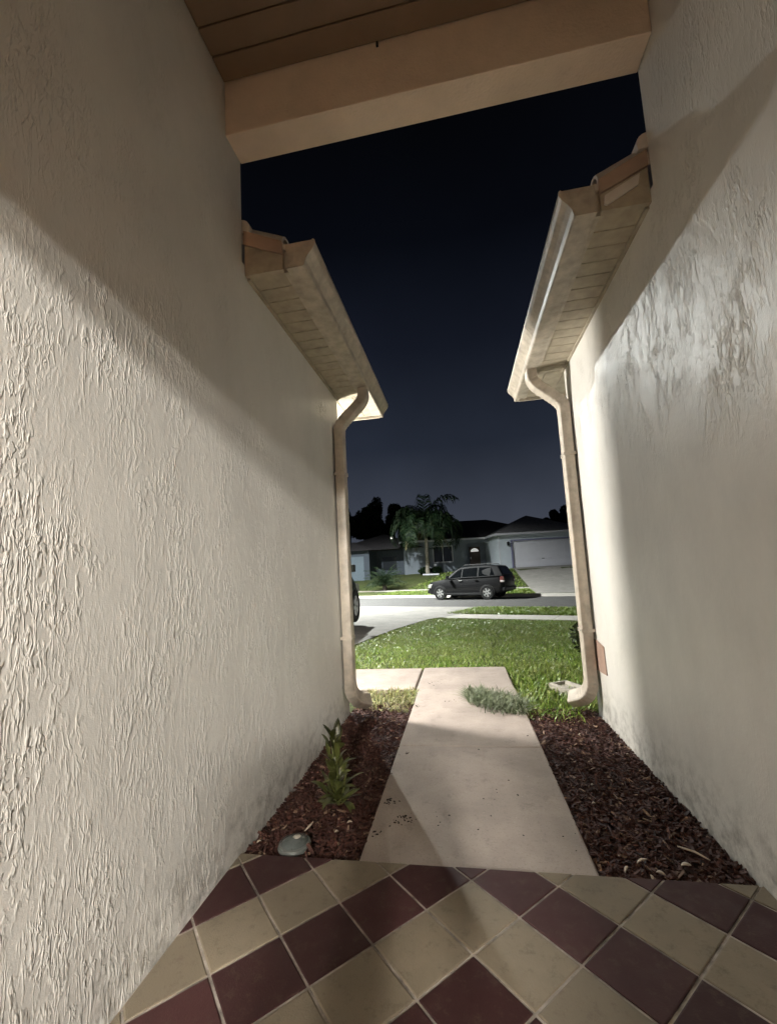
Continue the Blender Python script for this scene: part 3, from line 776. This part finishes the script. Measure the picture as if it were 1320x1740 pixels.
# plant in the left bed
def leafmesh(L, W_, bend, n=7, fold=.25):
    V = []; F = []
    for i in range(n):
        t = i/(n-1); ww = W_*.5*(sin(pi*min(1, t*.93+.05))**.8) if i < n-1 else .0008
        a = bend*t; x = L*(sin(a)/max(bend, 1e-3)); z = L*((1-cos(a))/max(bend, 1e-3))
        # leaf grows along +z, bends to +x
        V += [(z, ww, x+ww*0), (z+ww*fold, 0, x), (z, -ww, x)]
    for i in range(n-1):
        for j in range(2): F.append((i*3+j, i*3+j+1, (i+1)*3+j+1, (i+1)*3+j))
    return V, F
pc = at_z(574, 1372, -.03)
plant = empty('croton_plant', (pc[0], pc[1], -.03), label='small dark leafy shrub with upright strap leaves in the left mulch bed', cat='plant')
MB().tube([(0, 0, 0), (.006, .004, .12), (.0, .01, .26), (-.012, .012, .36)], .006, 6, [1, .9, .7, .4]).build('stem', MT['leaf'], plant, smooth=True)
MB().tube([(0, 0, 0), (.03, .01, .08), (.05, .015, .17)], .005, 6, [1, .9, .5]).build('stem', MT['leaf'], plant, smooth=True)
for k in range(64):
    t = (k/63)**1.3; z = .015+.33*t**1.5; L = random.uniform(.10, .16)*(1.05-.3*t); V, F = leafmesh(L, random.uniform(.024, .042), random.uniform(.3, 1.5)*(1.15-.6*t))
    o = npmesh('leaf', V, F, MT['leaf'], plant, smooth=True)
    o.location = (random.gauss(0, .012)-.012*t, random.gauss(0, .012)+.012*t, z)
    o.rotation_euler = (random.uniform(-.3, .3), random.uniform(.1, 1.15)*(1.1-.8*t), k*2.4+random.uniform(-.8, .8))

# shrub behind the right downspout
def leafcloud(n, c, rad, size, flat=1.0, seed=0):
    r_ = np.random.default_rng(seed); V = []; F = []
    d = r_.normal(size=(n, 3)); d /= np.linalg.norm(d, axis=1)[:, None]; rr_ = r_.uniform(.35, 1, n)**.5
    P = np.array(c)+d*rr_[:, None]*np.array(rad)
    for i in range(n):
        a = r_.normal(size=3); a /= np.linalg.norm(a); b = np.cross(a, r_.normal(size=3)); b /= np.linalg.norm(b); s_ = size*r_.uniform(.6, 1.4)
        k = len(V); V += [P[i]-a*s_, P[i]+b*s_*.45, P[i]+a*s_, P[i]-b*s_*.45]; F.append((k, k+1, k+2, k+3))
    return V, F
MT['darkleaf'] = m_island('dark_leaf', [(.020, .030, .012), (.040, .055, .020), (.055, .07, .03)], .5, .35)
sp_ = at_g(1000, 1112)
sh = empty('low_shrub', (sp_[0]+.12, sp_[1], gz(sp_[0], sp_[1])), label='low dark shrub on the lawn half hidden by the right downspout', cat='shrub')
V, F = leafcloud(900, (0, 0, .22), (.32, .32, .26), .045, seed=3); npmesh('foliage', V, F, MT['darkleaf'], sh)
MB().tube([(0, 0, -.02), (.02, 0, .1), (0, .02, .25)], .015, 6, [1, .8, .4]).build('stem', MT['soil'], sh)

# ------------------------------------------------------------------ vehicles
def paint(name, col):
    k = N(name); k.b.inputs['Coat Weight'].default_value = .2; k.b.inputs['Coat Roughness'].default_value = .06
    return k.fin(col, .55, None, .2, .0)
MT['tyre'] = m_plain('tyre_rubber', (.012, .012, .012), .8, .2, 20)
MT['rim'] = m_plain('alloy_rim', (.62, .62, .62), .3, .1, 20, metal=.5)
MT['glassdk'] = m_plain('tinted_glass', (.006, .007, .008), .05, .0, 5, spec=.7)
MT['lens'] = m_plain('headlight_lens', (.62, .62, .58), .12, .15, 40, spec=.8)
MT['redlens'] = m_plain('tail_lens', (.20, .06, .055), .12, .2, 40, spec=.8)
MT['clearlens'] = m_plain('tail_lens_clear', (.75, .70, .68), .15, .2, 40, spec=.8)
MT['plastic'] = m_plain('black_plastic', (.014, .014, .015), .55, .2, 20)
def suv(name, label, col, loc, rz, L=4.65, Wd=1.84, H=1.76, group=None):
    e = empty(name, loc, rz, label=label, cat='suv', group=group)
    kx, ky, kz = L/4.65, Wd/1.84, H/1.76
    def bld(mb, n_, m_, par=e, **k):
        mb.v = [(a*kx, b*ky, c*kz) for a, b, c in mb.v]; return mb.build(n_, m_, par, **k)
    pm = paint(name+'_paint', col)
    # stations: x from nose (+2.32) to tail (-2.32): (x, zlow, zbelt, halfwidth low, halfwidth belt)
    ST = [(2.33, .42, .70, .50, .50), (2.28, .34, .82, .68, .64), (2.12, .30, .93, .82, .76), (1.80, .28, 1.00, .89, .84), (1.35, .27, 1.05, .91, .87), (1.02, .27, 1.10, .92, .88),
          (.4, .27, 1.13, .92, .89), (-.6, .27, 1.15, .92, .89), (-1.5, .28, 1.17, .91, .88), (-2.05, .31, 1.19, .89, .86), (-2.25, .36, 1.18, .84, .82), (-2.33, .44, 1.08, .74, .74)]
    V = []; F = []; m = 9
    for (x, zl, zb, wl, wb) in ST:
        h_ = zb-zl
        V += [(x, -wl*.86, zl), (x, -wl*.985, zl+.10*h_), (x, -wl, zl+.42*h_), (x, -wb*1.015, zl+.80*h_), (x, 0*1.0, zb+.02)]
        V[-1] = (x, -wb*.93, zb)
        V += [(x, wb*.93, zb), (x, wb*1.015, zl+.80*h_), (x, wl, zl+.42*h_), (x, wl*.985, zl+.10*h_), (x, wl*.86, zl)]
    m = 10; n = len(ST)
    for i in range(n-1):
        for j in range(m): F.append((i*m+j, (i+1)*m+j, (i+1)*m+(j+1) % m, i*m+(j+1) % m))
    F += [tuple(range(m)), tuple((n-1)*m+j for j in range(m))[::-1]]
    body = bld(MB().add(V, F), 'body', pm, smooth=True)
    # cabin
    CB = [(1.12, 1.09, .86, 1.10, .84), (.35, 1.12, .88, 1.62, .66), (.10, 1.13, .885, 1.70, .655), (-.8, 1.14, .885, 1.745, .66), (-1.6, 1.16, .875, 1.725, .65), (-2.0, 1.17, .86, 1.66, .62), (-2.27, 1.17, .82, 1.20, .80)]
    V = []; F = []
    for (x, z0, w0, z1, w1) in CB: V += [(x, -w0, z0), (x, -w1-.02, z1-.04), (x, -w1+.06, z1), (x, w1-.06, z1), (x, w1+.02, z1-.04), (x, w0, z0)]
    n = len(CB)
    for i in range(n-1):
        for j in range(6): F.append((i*6+j, (i+1)*6+j, (i+1)*6+(j+1) % 6, i*6+(j+1) % 6))
    F += [(0, 1, 2, 3, 4, 5), tuple((n-1)*6+j for j in (5, 4, 3, 2, 1, 0))]
    bld(MB().add(V, F), 'cabin', pm, smooth=True)
    def side(x, s):   # a point on the cabin side: s 0 belt .. 1 roof edge
        xs = [c[0] for c in CB][::-1]
        g = lambda k_: float(np.interp(x, xs, [c[k_] for c in CB][::-1]))
        return g(1)+(g(3)-.04-g(1))*s, g(2)+(g(4)+.02-g(2))*s
    for sg_ in (-1, 1):
        for (xa0, xa1, xb0, xb1) in ((.86, .10, .30, .06), (.02, -.86, .0, -.86), (-.96, -1.86, -.96, -1.66)):
            V = []
            for (x, s) in ((xa0, .08), (xa1, .08), (xb1, .88), (xb0, .88)):
                z, yw = side(x, s); V += [(x, sg_*(yw+.006), z), (x, sg_*(yw-.02), z)]
            bld(MB().add(V, [(0, 2, 4, 6), (1, 7, 5, 3), (0, 1, 3, 2), (2, 3, 5, 4), (4, 5, 7, 6), (6, 7, 1, 0)]), 'window', MT['glassdk'])
        # handles, mirror, sill, arches
        for hx in (.12, -.82):
            h_ = bld(MB().box(hx-.10, hx+.10, min(sg_*.905, sg_*.94), max(sg_*.905, sg_*.94), .98, 1.02), 'door_handle', MT['rim'] if hx > 0 else pm, bevel=.008)
        mi = bld(MB().box(.78, .92, min(sg_*.93, sg_*1.10), max(sg_*.93, sg_*1.10), 1.12, 1.28), 'side_mirror', pm, bevel=.03)
        bld(MB().box(-1.35, 1.3, min(sg_*.86, sg_*.935), max(sg_*.86, sg_*.935), .24, .36), 'sill', MT['plastic'], bevel=.02)
        bld(MB().prism([(2.26, .66), (2.06, .62), (1.94, .86), (2.20, .83)], min(sg_*.60, sg_*.845), max(sg_*.60, sg_*.845)), 'headlight', MT['lens'], bevel=.02)
        tl = bld(MB().box(-2.34, -2.14, min(sg_*.70, sg_*.865), max(sg_*.70, sg_*.865), .84, 1.14), 'taillight', MT['redlens'], bevel=.02)
        bld(MB().box(-2.345, -2.16, min(sg_*.71, sg_*.872), max(sg_*.71, sg_*.872), .86, .95), 'reverse_light', MT['clearlens'], bevel=.01)
        bld(MB().tube([(.0, sg_*.60, 1.755), (-.1, sg_*.60, 1.79), (-1.5, sg_*.60, 1.79), (-1.6, sg_*.60, 1.755)], .02, 6), 'roof_rail', MT['plastic'])
        for wx in (1.42, -1.40):
            arch = [(wx+.43*cos(a), .36+.43*sin(a)) for a in np.linspace(-.25, pi+.25, 14)]
            bld(MB().prism(arch, min(sg_*.80, sg_*.928), max(sg_*.80, sg_*.928)), 'wheel_arch', MT['plastic'])
            wh = MB(); R_ = .365
            pr = [(R_*.62, -.10), (R_*.93, -.11), (R_, -.085), (R_, .085), (R_*.93, .11), (R_*.62, .10)]
            V = []; F = []; nn = 22
            for q in range(nn):
                a = 2*pi*q/nn
                for (r_, yy) in pr: V.append((wx+r_*cos(a), sg_*(.845)+yy*1.0, R_+r_*sin(a)))
            for q in range(nn):
                for w_ in range(6): F.append((q*6+w_, ((q+1) % nn)*6+w_, ((q+1) % nn)*6+(w_+1) % 6, q*6+(w_+1) % 6))
            ty = bld(MB().add(V, F), 'tyre', MT['tyre'], smooth=True)
            yo = sg_*.945
            rimb = MB(); ring = []
            V = []; F = []
            for q in range(nn):
                a = 2*pi*q/nn
                for (r_, yy) in ((R_*.66, 0), (R_*.60, .012), (R_*.60, -.05), (R_*.66, -.05)): V.append((wx+r_*cos(a), yo-sg_*.008+sg_*yy*.7, R_+r_*sin(a)))
            for q in range(nn):
                for w_ in range(4): F.append((q*4+w_, ((q+1) % nn)*4+w_, ((q+1) % nn)*4+(w_+1) % 4, q*4+(w_+1) % 4))
            rimb.add(V, F)
            for q in range(6):
                a = 2*pi*q/6+.3; ca, sa = cos(a), sin(a)
                V = []
                for (r_, hw) in ((.03, .035), (R_*.62, .045)):
                    for (o_, yy) in ((-hw, 0), (hw, 0), (hw, -.03), (-hw, -.03)): V.append((wx+r_*ca-o_*sa, yo-sg_*.004+sg_*yy, R_+r_*sa+o_*ca))
                rimb.add(V, [(0, 1, 2, 3), (7, 6, 5, 4), (0, 4, 5, 1), (1, 5, 6, 2), (2, 6, 7, 3), (3, 7, 4, 0)])
            bld(rimb, 'rim', MT['rim'])
            bld(MB().prism([(wx+R_*.6*cos(a), R_+R_*.6*sin(a)) for a in np.linspace(0, 2*pi, 14)[:-1]], min(sg_*.86, sg_*.905), max(sg_*.86, sg_*.905)), 'brake_disc', MT['plastic'])
    for nm, P in (('windshield', [(1.06, .78, 1.125), (.40, .60, 1.60)]), ('rear_window', [(-2.26, .70, 1.24), (-2.06, .56, 1.60)])):
        (xa, wa, za), (xb, wb, zb) = P; o_ = .012 if xa > 0 else -.012
        bld(MB().add([(xa+o_, -wa, za), (xa+o_, wa, za), (xb+o_, wb, zb), (xb+o_, -wb, zb), (xa-o_*2, -wa, za), (xa-o_*2, wa, za), (xb-o_*2, wb, zb), (xb-o_*2, -wb, zb)], [(0,1,2,3),(7,6,5,4),(0,4,5,1),(1,5,6,2),(2,6,7,3),(3,7,4,0)]), nm, MT['glassdk'])
    bld(MB().box(2.20, 2.36, -.72, .72, .36, .56), 'front_bumper', MT['plastic'], bevel=.05)
    bld(MB().box(-2.40, -2.22, -.84, .84, .40, .60), 'rear_bumper', pm, bevel=.05)
    bld(MB().box(2.27, 2.345, -.42, .42, .60, .74), 'grille', MT['plastic'], bevel=.01)
    return e
# the SUV at the far kerb, nose to the left
pa, pb = at_g(731, 1019.5), at_g(873, 1019.0)
mid = st(gs(*(at_g(800, 1019.5)[:2]))+.92, (NY*(pa[0]+pb[0])/2-NX*(pa[1]+pb[1])/2)-.30)
print('SUV', pa, pb, np.linalg.norm(pa-pb), mid)
LS = 4.15
suv('parked_suv', 'dark grey SUV with silver alloy wheels parked across the street', (.008, .008, .009), (mid[0], mid[1], gz(*mid)+.006), pi-ANG, LS, 1.76, 1.68)
suv('driveway_suv', 'dark SUV in the near driveway, only its edge showing beside the left downspout', (.016, .018, .014), (-3.60, 8.7, gz(-3.6, 8.7)+.05), radians(90.5), 5.0, 1.95, 1.92)

# ------------------------------------------------------------------ far houses
MT['hw'] = m_plain('far_house_paint', (.22, .25, .29), .75, .1, 2, .2, 40)  # house paint darkened as shaded for the set-back main block
MT['hw_lit'] = m_plain('far_house_paint_lit', (.58, .64, .70), .75, .1, 2, .2, 40)  # same house paint lightened as lamp-lit for the garage walls
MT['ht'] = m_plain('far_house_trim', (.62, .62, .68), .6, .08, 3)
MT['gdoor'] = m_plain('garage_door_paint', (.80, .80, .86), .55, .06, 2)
MT['shd'] = m_shingle('shingle_dark', (.045, .042, .045)); MT['sh_lit'] = m_shingle('shingle_lit', (.17, .165, .17))  # dark shingle, and a lighter copy painted as lamp-lit for the garage roof
MT['win'] = m_plain('window_glass', (.03, .035, .04), .06, .2, 2, spec=.8)
MT['fdoor'] = m_plain('far_door', (.09, .06, .045), .5, .2, 4)
def hip(mb, u0, u1, v0, v1, z, rise, over=.35, th=.14):
    u0 -= over; u1 += over; v0 -= over; v1 += over
    if (u1-u0) >= (v1-v0):
        h_ = (v1-v0)/2; r0, r1 = (u0+h_, (v0+v1)/2), (u1-h_, (v0+v1)/2)
    else:
        h_ = (u1-u0)/2; r0, r1 = ((u0+u1)/2, v0+h_), ((u0+u1)/2, v1-h_)
    zt = z+h_*rise
    V = [(u0,v0,z),(u1,v0,z),(u1,v1,z),(u0,v1,z),(*r0,zt),(*r1,zt)]
    if (u1-u0) >= (v1-v0): F = [(0,1,5,4),(1,2,5),(2,3,4,5),(3,0,4),(3,2,1,0)]
    else: F = [(0,1,4),(1,2,5,4),(2,3,5),(3,0,4,5),(3,2,1,0)]
    return mb.add(V, F)
def fascia(u0, u1, v0, v1, z, over=.35, th=.16):
    u0 -= over; u1 += over; v0 -= over; v1 += over; m_ = MB()
    for (a, b, c, d) in ((u0-.02, u1+.02, v0-.02, v0+.02), (u0-.02, u1+.02, v1-.02, v1+.02), (u0-.02, u0+.02, v0+.021, v1-.021), (u1-.02, u1+.02, v0+.021, v1-.021)):
        m_.box(a, b, c, d, z-th, z-.003)
    return m_
O = at_d(873, 965, 33.6); O = (O[0], O[1], O[2])
print('far house', O, gs(O[0], O[1]), gz(O[0], O[1]))
fh = empty('far_house', O, -YAW*1.0, label='pale house across the street with white garage door and hip roof shingles greyed as if lit', cat='house')
# garage block with the door opening
g0, g1 = -1.05, 6.0
MB().box(g0, -.12, 0, .2, -.6, 2.75).box(4.92, g1, 0, .2, -.6, 2.75).box(-.12, 4.92, 0, .2, 2.24, 2.75).box(g0, g0+.2, .201, 7, -.6, 2.75).box(g1-.2, g1, .201, 7, -.6, 2.75).build('garage_wall', MT['hw_lit'], fh)
MB().box(-.12, .0, -.03, .19, 0, 2.24).box(4.8, 4.92, -.03, .19, 0, 2.24).box(.0, 4.8, -.03, .19, 2.13, 2.24).build('door_trim', m_plain('door_trim_blue', (.22, .22, .36), .6), fh)
gd_ = MB().box(0, 4.8, .10, .13, 0, 2.13).build('garage_door', MT['gdoor'], fh)
for i in range(4):
    for j in range(8):
        MB().box(.08+j*.59, .08+j*.59+.50, .086, .0995, .07+i*.53, .07+i*.53+.39).build('panel', MT['gdoor'], gd_, bevel=.005)
MB().box(2.3, 2.5, .06, .086, .62, .66).build('handle', MT['black'], gd_)
MB().box(-1.06, -1.0, -.01, -.002, -.5, 2.6).build('corner_trim', MT['ht'], fh)
hip(MB(), g0, g1, 0, 8, 2.78, .45).build('garage_roof', MT['sh_lit'], fh)
fascia(g0, g1, 0, 8, 2.78).build('fascia', MT['ht'], fh)
cl = MB().box(-.42, -.26, -.16, -.03, 1.80, 2.02).build('coach_lamp', MT['black'], fh, bevel=.02)
MB().prism([(-.46, 2.02), (-.22, 2.02), (-.34, 2.12)], -.18, -.03).build('lamp_cap', MT['black'], cl)
# main block set back
v0 = 3.4; h0 = -8.5
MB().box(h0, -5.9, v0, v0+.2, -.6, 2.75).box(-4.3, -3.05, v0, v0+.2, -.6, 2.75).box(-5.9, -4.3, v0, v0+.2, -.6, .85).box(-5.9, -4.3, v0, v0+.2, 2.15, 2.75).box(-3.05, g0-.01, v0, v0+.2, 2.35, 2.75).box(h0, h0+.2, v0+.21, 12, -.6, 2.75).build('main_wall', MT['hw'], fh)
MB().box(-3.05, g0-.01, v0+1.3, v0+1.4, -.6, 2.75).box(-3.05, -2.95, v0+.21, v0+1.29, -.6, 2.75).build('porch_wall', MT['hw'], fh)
wn = MB().box(-5.9, -4.3, v0+.08, v0+.1, .85, 2.15).build('window', MT['win'], fh)
MB().box(-5.98, -5.9, v0-.03, v0+.06, .77, 2.23).box(-4.3, -4.22, v0-.03, v0+.06, .77, 2.23).box(-5.9, -4.3, v0-.03, v0+.06, .77, .85).box(-5.9, -4.3, v0-.03, v0+.06, 2.15, 2.23).box(-5.13, -5.07, v0-.02, v0+.07, .85, 2.15).build('frame', MT['ht'], wn)
dr = MB().box(-2.55, -1.6, v0+1.22, v0+1.28, 0, 2.05).build('front_door', MT['fdoor'], fh)
fan = [(-2.075+.36*cos(a), 1.62+.30*sin(a)) for a in np.linspace(0, pi, 12)]
MB().prism(fan, v0+1.195, v0+1.215).build('fanlight', m_emit('fanlight_glow', (.85, .85, .80), .55), dr)
MB().box(-2.50, -2.42, v0+1.17, v0+1.21, .95, 1.15).build('handle', MT['rim'], dr)
hip(MB(), h0, 4.5, v0, 12.5, 2.78, .42).build('main_roof', MT['shd'], fh)
fascia(h0, g0-.6, v0, 12.5, 2.78).build('fascia', MT['ht'], fh)
MB().box(-6.6, -5.7, v0-1.0, v0-.6, -.4, .42).box(-6.1, -5.9, v0-1.4, v0-1.2, -.4, .7).build('planter', MT['ht'], fh, bevel=.03)
# driveway of the far house
P = [at_g(912, 1012), at_g(1060, 1010)]
V = []; F = []; n = 9
R_ = Matrix.Rotation(-YAW, 3, 'Z')
top0 = Vector(O)+R_@Vector((-.15, 0, .01)); top1 = Vector(O)+R_@Vector((5.1, 0, .01))
for i in range(n):
    a = i/(n-1)
    for j in range(5):
        b = j/4; p = Vector(P[0])*(1-b)+Vector(P[1])*b; q = top0*(1-b)+top1*b; r_ = p*(1-a)+q*a
        V.append((r_.x, r_.y, max(r_.z, gz(r_.x, r_.y)+.02)))
for i in range(n-1):
    for j in range(4):
        k = i*5+j; F.append((k, k+1, k+6, k+5))
npmesh('far_driveway', V, F, MT['drive'], kind='structure')
FD = (P[0], P[1], top0, top1)
def on_far_drive(x, yv):
    def side(a, b): return (b[0]-a[0])*(yv-a[1])-(b[1]-a[1])*(x-a[0])
    return side(P[0], top0) < .1 and side(P[1], top1) > 0
fg = [p for p in GRASS_FAR if not on_far_drive(p[0], p[1])]
blades('far_lawn_grass', fg, .05, .12, .016, MT['grass'], 1.0, label='dim green lawn in front of the houses across the street', cat='grass')

# neighbour house at the left, dark, with a lit eave lamp
O2 = at_d(628, 966, 37.0); O2 = (O2[0], O2[1], gz(O2[0], O2[1])-.05)
nh = empty('neighbour_house', O2, -.10, label='dark low house behind the round bush, left of the palm', cat='house')
MT['nw'] = m_plain('neighbour_paint', (.07, .085, .11), .8, .1, 2, .2, 40)
MB().box(-4.2, 0, 0, .2, -.5, 2.6).box(-.2, 0, .201, 9, -.5, 2.6).box(.001, 4.2, 2.2, 2.4, -.5, 2.6).box(4.0, 4.2, 2.41, 9, -.5, 2.6).build('wall', MT['nw'], nh)
MB().box(.6, 1.9, 2.16, 2.199, .8, 2.0).build('window', MT['win'], nh)
MB().box(-3.6, -.5, -.03, -.002, 0, 2.1).build('garage_door', m_plain('neighbour_door', (.15, .19, .23), .7), nh)
hip(MB(), -4.2, 4.2, 0.9, 10, 2.62, .38, .5).build('roof', MT['shd'], nh)
hip(MB(), -4.2, 0, 0, 5, 2.605, .38, .45).build('garage_roof', MT['shd'], nh)
p = at_d(665, 914, 36.9)
el = empty('eave_lamp', tuple(p), label='small bright white lamp glowing above the dark neighbour house', cat='lamp')
MB().lathe([(0, .09), (.07, .07), (.10, 0), (.07, -.07), (0, -.09)], 12).build('bulb', m_emit('eave_lamp_glow', (1, .97, .9), 3.0), el, smooth=True)
MB().lathe([(0, .2), (.05, .19), (.14, .095), (.14, .085), (0, .10)], 12).build('shade', MT['black'], el, smooth=True)
MB().tube([(0, 0, .15), (0, .3, .22), (0, .55, .2)], .02, 6).build('arm', MT['black'], el)
# parked car in the neighbour's driveway: only dark bulk and one light show
p = at_g(612, 978)
suv('neighbour_car', 'dark car in front of the neighbour house, one white light showing beside the bush', (.012, .013, .016), (p[0]-.5, p[1]+.2, gz(p[0], p[1])+.01), radians(-25), 4.4, 1.75, 1.5)

# ------------------------------------------------------------------ palms, bush, trees
MT['frond'] = m_island('palm_leaflet', [(.006, .017, .007), (.011, .027, .011), (.019, .039, .016), (.045, .060, .024)], .55, .2)
MT['trunk'] = m_plain('palm_trunk', (.30, .27, .22), .85, .4, 9, .6, 30)
MT['bark'] = m_plain('bark', (.06, .05, .04), .9, .3, 9, .6, 30)
def frond(name, parent, origin, az, el, L, droop, leaf, mat, n=34, rad=.014):
    """arching midrib with hanging leaflets on both sides"""
    V = []; F = []; pts = []; p = Vector((0, 0, 0)); e = el
    for i in range(n+1):
        pts.append(p.copy()); step = L/n
        p = p+Vector((cos(e)*step, 0, sin(e)*step)); e -= droop/n*(0.4+1.2*i/n)
    for i in range(n):        # midrib, three sided
        r0 = rad*(1-.8*i/n); r1 = rad*(1-.8*(i+1)/n); b = len(V)
        for q, r_ in ((pts[i], r0), (pts[i+1], r1)):
            V += [q+Vector((0, r_, 0)), q+Vector((0, -r_, 0)), q+Vector((0, 0, r_))]
        F += [(b, b+3, b+5, b+2), (b+2, b+5, b+4, b+1), (b+1, b+4, b+3, b)]
    for i in range(2, n+1):
        t = i/n; ll = leaf*(.45+.75*sin(pi*min(1, t*.9+.08)))*random.uniform(.8, 1.15)
        tan = (pts[i]-pts[i-1]).normalized()
        for sg_ in (-1, 1):
            d = (Vector((0, sg_, 0))*random.uniform(.55, .95)+tan*.55+Vector((0, 0, random.uniform(-.25, .35)))).normalized()
            a = pts[i]; m_ = a+d*ll*.5; tip = a+d*ll*.8+Vector((0, 0, -ll*random.uniform(.25, .75)))
            wv = tan*(leaf*.042+.008); b = len(V)
            V += [a-wv*.6, a+wv*.6, m_+wv, m_-wv, tip]
            F += [(b, b+1, b+2, b+3), (b+3, b+2, b+4)]
    o = npmesh(name, V, F, mat, parent); o.location = origin; o.rotation_euler = (0, 0, az); return o
pb_ = at_g(727, 977)
DP = sqrt(pb_[0]**2+pb_[1]**2); sc_ = DP/716
print('palm base', pb_, DP)
palm = empty('palm_tree', tuple(pb_), label='queen palm with drooping feathery fronds across the street', cat='palm')
ph = sc_*78
MB().tube([(0, 0, -.1), (.02, 0, ph*.3), (.04, 0, ph*.7), (.0, 0, ph)], .16, 10, [1.25, 1, .9, .8]).build('trunk', MT['trunk'], palm, smooth=True)
for k in range(34):
    az = k*2.399; e = radians(86-60*(k/33)); L = sc_*random.uniform(62, 92)
    frond('frond', palm, (0, 0, ph), az, e, L, radians(random.uniform(165, 200)) if k > 4 else radians(120), sc_*20, MT['frond'], 46)
for k in range(4):
    frond('frond', palm, (0, 0, ph-.1), k*1.7+.4, radians(-10), sc_*55, radians(75), sc_*8, m_island('dry_frond', [(.16, .14, .07), (.26, .22, .12)], .6) if k == 0 else bpy.data.materials['dry_frond'])
# planting round the palm foot
for k, (px, py, rr_, hh) in enumerate(((722, 972, .55, .55), (742, 970, .45, .5), (733, 966, .5, .7))):
    p = at_g(px, py+4); o = empty('garden_shrub', tuple(p), label=('leafy shrub at the palm foot, left of the trunk', 'leafy shrub at the palm foot, right of the trunk', 'taller leafy shrub just behind the palm trunk')[k], cat='shrub')
    V, F = leafcloud(500, (0, 0, hh*.55), (rr_, rr_*.7, hh*.6), .10, seed=20+k); npmesh('foliage', V, F, MT['frond'], o)
    MB().tube([(0, 0, -.05), (0, 0, hh*.5)], .03, 6).build('stem', MT['bark'], o)
a, b = at_g(719, 977.5), at_g(746, 976.5)
MB().sweep([tuple(a+np.array([0, 0, .05])), tuple((a+b)/2+np.array([0, -.15, .05])), tuple(b+np.array([0, 0, .05]))], [(-.06, -.06), (.06, -.06), (.06, .06), (-.06, .06)]).build('bed_edging', MT['ht'], label='low white edging in front of the palm bed', cat='edging')
# round spiky bush
bb = at_g(654, 1004)
db = sqrt(bb[0]**2+bb[1]**2); s2 = db/716
bush = empty('spiky_bush', tuple(bb), label='round spiky low palm bush by the far sidewalk', cat='bush')
MB().tube([(0, 0, -.05), (0, 0, s2*10)], s2*4, 8, [1.2, .8]).build('trunk', MT['bark'], bush)
for k in range(44):
    frond('frond', bush, (0, 0, s2*8), k*2.399, radians(84-70*(k/43)), s2*random.uniform(32, 46), radians(random.uniform(50, 80)), s2*6.5, MT['frond'], 20, .012)
# trees in silhouette
MT['night'] = m_island('tree_leaf', [(.004, .006, .004), (.008, .012, .006), (.012, .017, .008)], .8, .1)
def tree(px, py_base, D, H, blobs, label, seed):
    """blobs in pixels: (x, y, rx, ry)"""
    B = at_d(px, py_base, D); B[2] = gz(B[0], B[1]); k = D/716
    e = empty('broad_tree', tuple(B), label=label, cat='tree', group='trees behind the far houses')
    tr = MB().tube([(0, 0, -.2), (.1, 0, H*.3), (0, .1, H*.6), (.1, 0, H*.85)], .22, 8, [1.2, .9, .7, .3]); 
    cen = []
    for (x, yv, rx, ry) in blobs:
        c = at_d(x, yv, D)-B; cen.append((c, rx*k, ry*k)); tr.tube([(0, .05, H*.4), tuple(c*.55+np.array([0, 0, H*.2])), tuple(c)], .07, 5, [1, .7, .3])
    tr.build('trunk', MT['bark'], e, smooth=True)
    V = []; F = []
    r_ = np.random.default_rng(seed)
    for (c, rx, rz_) in cen:
        for q in range(7):
            d = r_.normal(size=3); d /= np.linalg.norm(d); cc = c+d*np.array([rx, rx, rz_])*.62
            v, f = leafcloud(480, cc, (rx*.52, rx*.55, rz_*.55), .15, seed=int(r_.integers(1e6))); b = len(V); V += v; F += [tuple(i+b for i in ff) for ff in f]
    npmesh('crown', V, F, MT['night'], e)
tree(632, 960, 46, 6.5, [(612, 890, 18, 26), (640, 880, 20, 32), (628, 866, 14, 14), (625, 905, 22, 16)], 'large dark tree above the neighbour house at the left', 1)
tree(672, 960, 47, 6, [(668, 880, 18, 24), (688, 888, 14, 24), (655, 895, 16, 22)], 'dark tree directly behind the eave lamp, beside the palm', 2)
tree(596, 960, 45, 6, [(590, 895, 16, 28), (575, 885, 18, 30)], 'dark tree at the edge of the left downspout', 3)
tree(785, 950, 52, 5, [(778, 898, 12, 12), (795, 900, 12, 11), (765, 902, 10, 12)], 'low dark tree showing over the main roof ridge', 4)
tree(955, 950, 50, 7, [(945, 880, 14, 14), (968, 872, 16, 20), (985, 868, 16, 24), (930, 888, 10, 9)], 'dark tree rising behind the garage roof at the right', 5)

# ------------------------------------------------------------------ street lamp (hidden behind the left wall, lights the street)
px_, py_, pz_ = STREET_LAMP
SX, SY = -2.4, 1.2
sl = empty('street_lamp', (px_+SX, py_+SY, gz(px_+SX, py_+SY)), label='tall street lamp on the far verge, beyond the left wall', cat='street lamp')
bx, by, bz = -SX, -SY, pz_-gz(px_+SX, py_+SY)
MB().tube([(0, 0, -.1), (0, 0, bz*.5), (0, 0, bz-.6), (bx*.3, by*.3, bz+.12), (bx*.85, by*.85, bz+.22)], .10, 10, [1.3, 1, .75, .55, .5]).build('pole', MT['galv'], sl, smooth=True)
hd_ = MB().lathe([(0, .30), (.16, .27), (.25, .18), (.26, .0), (.26, -.15), (.252, -.15), (.252, .0), (.24, .12), (.0, .13)], 22, (bx, by, bz)).build('lamp_head', MT['galv'], sl, smooth=True)
rl = .2
MB().lathe([(rl, .09), (rl, .0), (rl*.85, -.004), (rl*.5, -.008), (0, -.01)], 16, (bx, by, bz)).build('lamp_glass', m_emit('street_lamp_glow', (.96, 1.0, .97), P_STREET/(2*pi*pi*rl*rl)), sl, smooth=True)
print('objects', len(bpy.data.objects))
